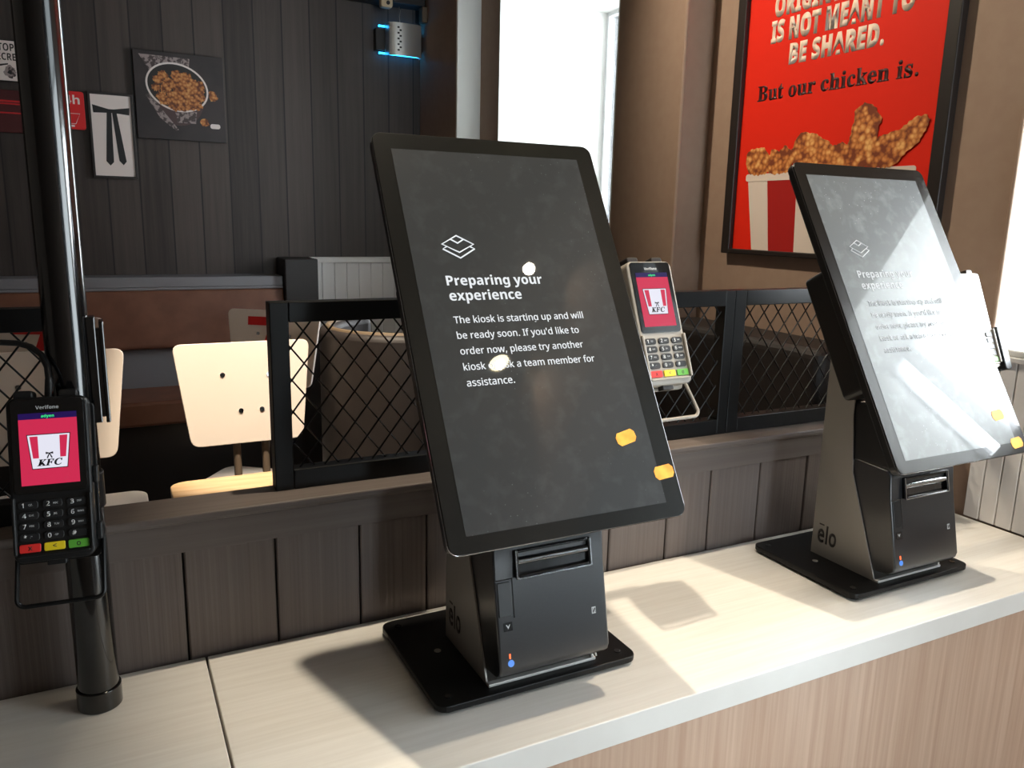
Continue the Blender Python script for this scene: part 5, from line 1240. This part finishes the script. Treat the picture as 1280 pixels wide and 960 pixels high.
bo = thing('wall_board', 'long dark maroon board with thin red lines, under the top secret print', 'sign')
bo.matrix_world = wall_far_matrix(-0.35, 1.556)
mb_ = MB().box(-0.22, 0.215, -0.068, 0.062, 0.0005, 0.012).build('board', M['maroon'], bo, bevel=0.001)
for zz, x1 in ((0.020, 0.19), (-0.008, 0.20)):
    MB().box(-0.21, x1, zz - 0.0022, zz + 0.0022, 0.012, 0.0128).build('red_line', M['neon_red'], mb_)
MB().box(0.06, 0.185, 0.025, 0.031, 0.012, 0.0126).build('red_line', M['neon_red'], mb_)
rs = thing('wall_sign', 'small bright red sign reading 24h behind the black pole', 'sign')
rs.matrix_world = wall_far_matrix(-0.074, 1.570)
rp_ = MB().prism(rrect(-0.058, 0.055, -0.060, 0.060, 0.008), 0.0005, 0.010).build('plate', M['sign_red'], rs, bevel=0.001)
text_mesh('lettering', '24h', M['print_white'], rp_, 0.008, 0.020, 0.010, w=0.068, h=0.027, align='CENTER')
MB().box(-0.03, 0.006, 0.002, 0.006, 0.010, 0.0104).build('small_line', M['print_white'], rp_)
MB().tube([(-0.04, -0.010, 0.0102), (0.040, -0.010, 0.0102), (0.026, -0.042, 0.0102), (-0.03, -0.042, 0.0102)], 0.0011, n=6, closed=True).build('outline', M['print_white'], rp_)
MB().box(-0.03, 0.022, -0.052, -0.046, 0.010, 0.0104).build('small_line', M['print_white'], rp_)

# ------------------------------------------------------------------ blue-lit insect trap and pipe near the far corner
IT = thing('insect_light_trap', 'metal-fronted box glowing blue, high in the far corner', 'insect trap', (1.062, YF, 1.90))
MB().box(-0.088, 0.092, -0.030, -0.001, -0.034, 0.044).build('back_box', M['dark'], IT, bevel=0.002)
cov = MB()
prof = [(-0.055, -0.036), (-0.050, -0.075), (-0.035, -0.085), (0.000, -0.087), (0.060, -0.082), (0.078, -0.070), (0.084, -0.036)]
inner = [(x * 0.97, y + 0.004) for x, y in reversed(prof)]
cov.prism(prof + inner, -0.055, 0.060)
cov.build('front_cover', M['trap_metal'], IT, smooth=True)
pf = MB()
for i in range(9):
    pf.box(-0.022 + (i % 2) * 0.008, -0.014 + (i % 2) * 0.008, -0.0885, -0.0862, -0.040 + i * 0.010, -0.034 + i * 0.010)
pf.build('cover_slots', M['print_black'], IT)
MB().cyl((-0.075, -0.024, -0.043), (0.085, -0.024, -0.043), 0.0035, n=12).build('blue_tube', M['blue_tube'], IT, smooth=True)
MB().cyl((-0.075, -0.024, 0.053), (0.085, -0.024, 0.053), 0.0035, n=12).build('blue_tube', M['blue_tube'], IT, smooth=True)
MB().tube([(-0.010, -0.080, 0.060), (-0.008, -0.070, 0.085), (0.004, -0.045, 0.110), (0.008, -0.020, 0.130)], 0.0015, n=6).build('cord', M['grey_plastic'], IT, smooth=True)
tag(MB().box(0.86, 1.155, YF - 0.075, YF - 0.0005, 2.030, 2.075).build('wall_conduit', M['dark'], bevel=0.003), 'dark horizontal conduit above the blue-lit insect trap', 'conduit')
FX = thing('wall_fixture', 'small beige fixture under the dark conduit', 'wall fixture', (0.995, YF - 0.09, 2.03))
MB().prism(rrect(-0.022, 0.022, -0.028, 0.020, 0.008), -0.014, 0.014, 'Y').build('housing', M['beige'], FX, bevel=0.003)
MB().cyl((0.004, -0.014, -0.012), (0.004, -0.0165, -0.012), 0.007).build('lens', M['print_black'], FX, smooth=True)
SF = thing('wall_fixture', 'small brown bracket on the side wall right of the blue glow', 'wall fixture', (1.161, 3.05, 2.0))
MB().box(-0.022, -0.0005, -0.02, 0.02, -0.028, 0.028).build('plate', M['rim_tan'], SF, bevel=0.004)

# ------------------------------------------------------------------ long bench on the far wall, end panel
BN = thing('wall_bench', 'long bench with brown back cushion and grey top ledge on the far wall', 'bench', (-0.7, YF, 0))
L0, L1 = -1.4, 1.28
MB().box(L0, L1, -0.13, -0.001, 0.995, 1.030).box(L0, L1, -0.13, -0.118, 0.985, 0.995).build('top_ledge', M['bench_grey'], BN, bevel=0.003)
MB().prism([(-0.13, 0.985), (-0.025, 0.985), (-0.025, 0.79), (-0.175, 0.79), (-0.18, 0.80)], L0, L1, 'X').build('back_cushion', M['leather'], BN, bevel=0.006)
MB().box(L0, L1, -0.15, -0.02, 0.60, 0.785).build('back_panel', M['bench_grey'], BN)
MB().box(L0, L1, -0.40, -0.151, 0.575, 0.655).build('seat_cushion', M['leather'], BN, bevel=0.01)
MB().box(L0, L1, -0.38, -0.151, 0.0, 0.574).build('plinth', M['dark'], BN)
tag(MB().box(0.583, 0.703, YF - 0.16, YF - 0.001, 0.0, 1.092).build('bench_end_panel', M['dark'], bevel=0.004), 'tall dark panel closing the right end of the far bench', 'panel')

# dark bench along the right wall under the poster
RB = thing('wall_bench', 'dark brown upholstered bench along the tan wall under the poster', 'bench', (1.25, 1.30, 0))
MB().box(-0.055, 0.088, -0.24, 0.285, 0.45, 1.020).build('back_cushion', M['dark_brown'], RB, bevel=0.02, seg=4)
MB().box(-0.40, -0.056, -0.22, 0.285, 0.35, 0.47).build('seat_cushion', M['dark_brown'], RB, bevel=0.02, seg=4)
MB().box(-0.38, 0.088, -0.21, 0.28, 0.0, 0.349).build('plinth', M['dark'], RB)

# dark tub chair with a rounded back, behind the left fence panel
TC = thing('tub_chair', 'dark brown rounded tub chair behind the mesh fence', 'armchair', (0.68, 1.96, 0), 0.0)
outer = arc_pts(0, 0, 0.21, -10, -260, 30)
inn = arc_pts(0, 0, 0.165, -260, -10, 30)
tc_ = MB().prism(outer + inn, 0.28, 0.975).build('backrest', M['dark_brown'], TC, bevel=0.015, seg=3, smooth=True)
MB().tube([(x, y, 0.973) for x, y in arc_pts(0, 0, 0.188, -10, -260, 30)], 0.008, n=8).build('piping', M['rim_tan'], tc_, smooth=True)
MB().cyl((0, 0, 0.28), (0, 0, 0.46), 0.16, n=32).build('seat', M['dark_brown'], TC, bevel=0.015, smooth=True)
MB().cyl((0, 0, 0.0), (0, 0, 0.28), 0.13, n=32).build('base', M['dark'], TC, smooth=True)

# ------------------------------------------------------------------ chairs and tables


def chair(label, loc, rz, red=False):
    """plywood side chair facing local -Y, backrest on two bars"""
    t = thing('dining_chair', label, 'chair', loc, rz)
    # backrest: trapezoid with rounded corners, leaning slightly back
    def tr(wt, wb, z0, z1, r):
        pts = []
        q = [(wb, z0), (wt, z1), (-wt, z1), (-wb, z0)]
        n = len(q)
        for i in range(n):
            p0, p1, p2 = Vector(q[i - 1]), Vector(q[i]), Vector(q[(i + 1) % n])
            a = p1 + (p0 - p1).normalized() * r
            b = p1 + (p2 - p1).normalized() * r
            for k in range(6):
                u = k / 5
                pt = a * (1 - u) ** 2 + p1 * 2 * u * (1 - u) + b * u ** 2
                pts.append((pt.x, pt.y))
        return pts
    bk = MB().prism(tr(0.156, 0.128, 0.0, 0.240, 0.022), -0.006, 0.006, 'Y').build('backrest', M['cream'], t, bevel=0.0015,
                    mw=Matrix.Translation((0, 0.155, 0.715)) @ Matrix.Rotation(R(-8), 4, 'X'))
    for bx, bz in ((-0.050, 0.165), (0.055, 0.160), (-0.014, 0.078), (0.034, 0.078)):
        MB().cyl((bx, -0.0055, bz), (bx, -0.0085, bz), 0.0055, n=12).build('bolt', M['chrome'], bk, smooth=True)
    if red:
        MB().prism([(-0.085, 0.218), (0.020, 0.218), (0.020, 0.192), (-0.014, 0.095), (-0.044, 0.095), (-0.012, 0.191), (-0.085, 0.191)], -0.0075, -0.0058, 'Y').build('red_number', M['red_paint'], bk)
    MB().prism(rrect(-0.15, 0.15, -0.16, 0.13, 0.04), 0.435, 0.450).build('seat', M['cream'], t, bevel=0.002)
    for sx in (-0.026, 0.040):
        MB().tube([(sx, 0.10, 0.43), (sx, 0.135, 0.45), (sx, 0.160, 0.55), (sx, 0.172, 0.72), (sx, 0.182, 0.79)], 0.009, n=10).build('back_bar', M['chair_leg'], t, smooth=True)
    for sx in (-1, 1):
        for sy in (-1, 1):
            MB().cyl((sx * 0.10, sy * 0.10 - 0.01, 0.437), (sx * 0.145, sy * 0.15 - 0.01, 0.0), 0.009, 0.007, n=12).build('leg', M['chair_leg'], t, smooth=True)
    return t


chair('cream chair brightly lit in the gap between fence panels, facing the wooden table', (0.279, 1.76, 0), 0)
chair('cream chair directly behind the black pole, in dimmer light', (-0.142, 1.76, 0), R(-4))
chair('cream chair with a red number 7, behind the brightly lit chair', (0.36, 2.42, 0.0), R(-36), True)
chair('cream chair with a red mark, behind the dimmer chair at the left', (-0.222, 2.40, 0.0), R(-20), True)


def table(label, x0, x1, y0, y1, m_):
    t = thing('dining_table', label, 'table', ((x0 + x1) / 2, (y0 + y1) / 2, 0))
    a, b = (x1 - x0) / 2, (y1 - y0) / 2
    MB().prism(rrect(-a, a, -b, b, 0.03, 6), 0.70, 0.72).build('tabletop', m_, t, bevel=0.002)
    MB().cyl((0, 0, 0.012), (0, 0, 0.70), 0.022, n=20).build('column', M['black_metal'], t, smooth=True)
    MB().cyl((0, 0, 0), (0, 0, 0.012), 0.13, n=32).build('foot_plate', M['black_metal'], t, bevel=0.002, smooth=True)
    return t


table('wooden table tucked behind the partition, in front of the brightly lit chair', 0.085, 0.385, 1.10, 1.655, M['table_wood'])
table('white table tucked behind the partition at the left, by the pole', -0.30, 0.043, 1.10, 1.635, M['table_white'])

# ------------------------------------------------------------------ ceiling downlights


def downlight(x, y, label, power=0.0, angle=60, blend=0.5, col=WARM, radius=0.02, tilt=(0, 0), disc=0.038):
    t = thing('ceiling_downlight', label, 'ceiling light', (x, y, H))
    ring = MB()
    ring.tube([(a, b, -0.004) for a, b in arc_pts(0, 0, 0.045, 0, 360, 32)[:-1]], 0.007, n=8, closed=True)
    ring.build('ring', M['lamp_ring'], t, smooth=True)
    MB().cyl((0, 0, -0.001), (0, 0, -0.003), disc, n=32).build('lamp', M['lamp_glow'], t)
    if power:
        l = bpy.data.lights.new('downlight_bulb', 'SPOT')
        l.energy = power
        l.color = col
        l.spot_size = R(angle)
        l.spot_blend = blend
        l.shadow_soft_size = radius
        o = bpy.data.objects.new('downlight_bulb', l)
        COL.objects.link(o)
        o.parent = t
        o.location = (0, 0, -0.012)
        o.rotation_euler = (tilt[0], tilt[1], 0)
    return t


downlight(0.455, 0.872, 'round warm ceiling light right above the middle kiosk', LAMP_POWER, 35, 0.6)
downlight(0.33, 1.25, 'round warm ceiling light above the wooden table', 260.0, 26, 0.5, tilt=(R(20), 0))
downlight(1.13, 0.52, 'added warm ceiling light, out of view, brightening the right counter and wall', 58.0, 46, 0.8, tilt=(0, R(10)))  # added lamp, lifts the right counter and poster wall
downlight(0.50, 1.70, 'added ceiling spotlight, out of view, brightening the red poster and tan wall', 62.0, 68, 0.9, tilt=(R(-25), R(-42)))  # added spotlight, lifts the pier and poster wall
downlight(1.24, -0.506, 'round ceiling light nearer the glass door', 9.0, 110, 0.8)
downlight(1.24, -0.100, 'round ceiling light nearer the window', 5.0, 110, 0.8, disc=0.010)

# ------------------------------------------------------------------ repeats share a group
GROUPS = {'touchscreen_kiosk': 'order kiosks on the counter', 'card_payment_terminal': 'card terminals by the kiosks', 'mesh_fence_panel': 'mesh fence panels on the low partition',
          'service_counter': 'counter sections', 'dining_chair': 'cream dining chairs', 'dining_table': 'tables behind the partition', 'ceiling_downlight': 'ceiling lights'}
for o in list(bpy.data.objects):
    k = o.name.split('.')[0]
    if o.parent is None and k in GROUPS:
        o['group'] = GROUPS[k]
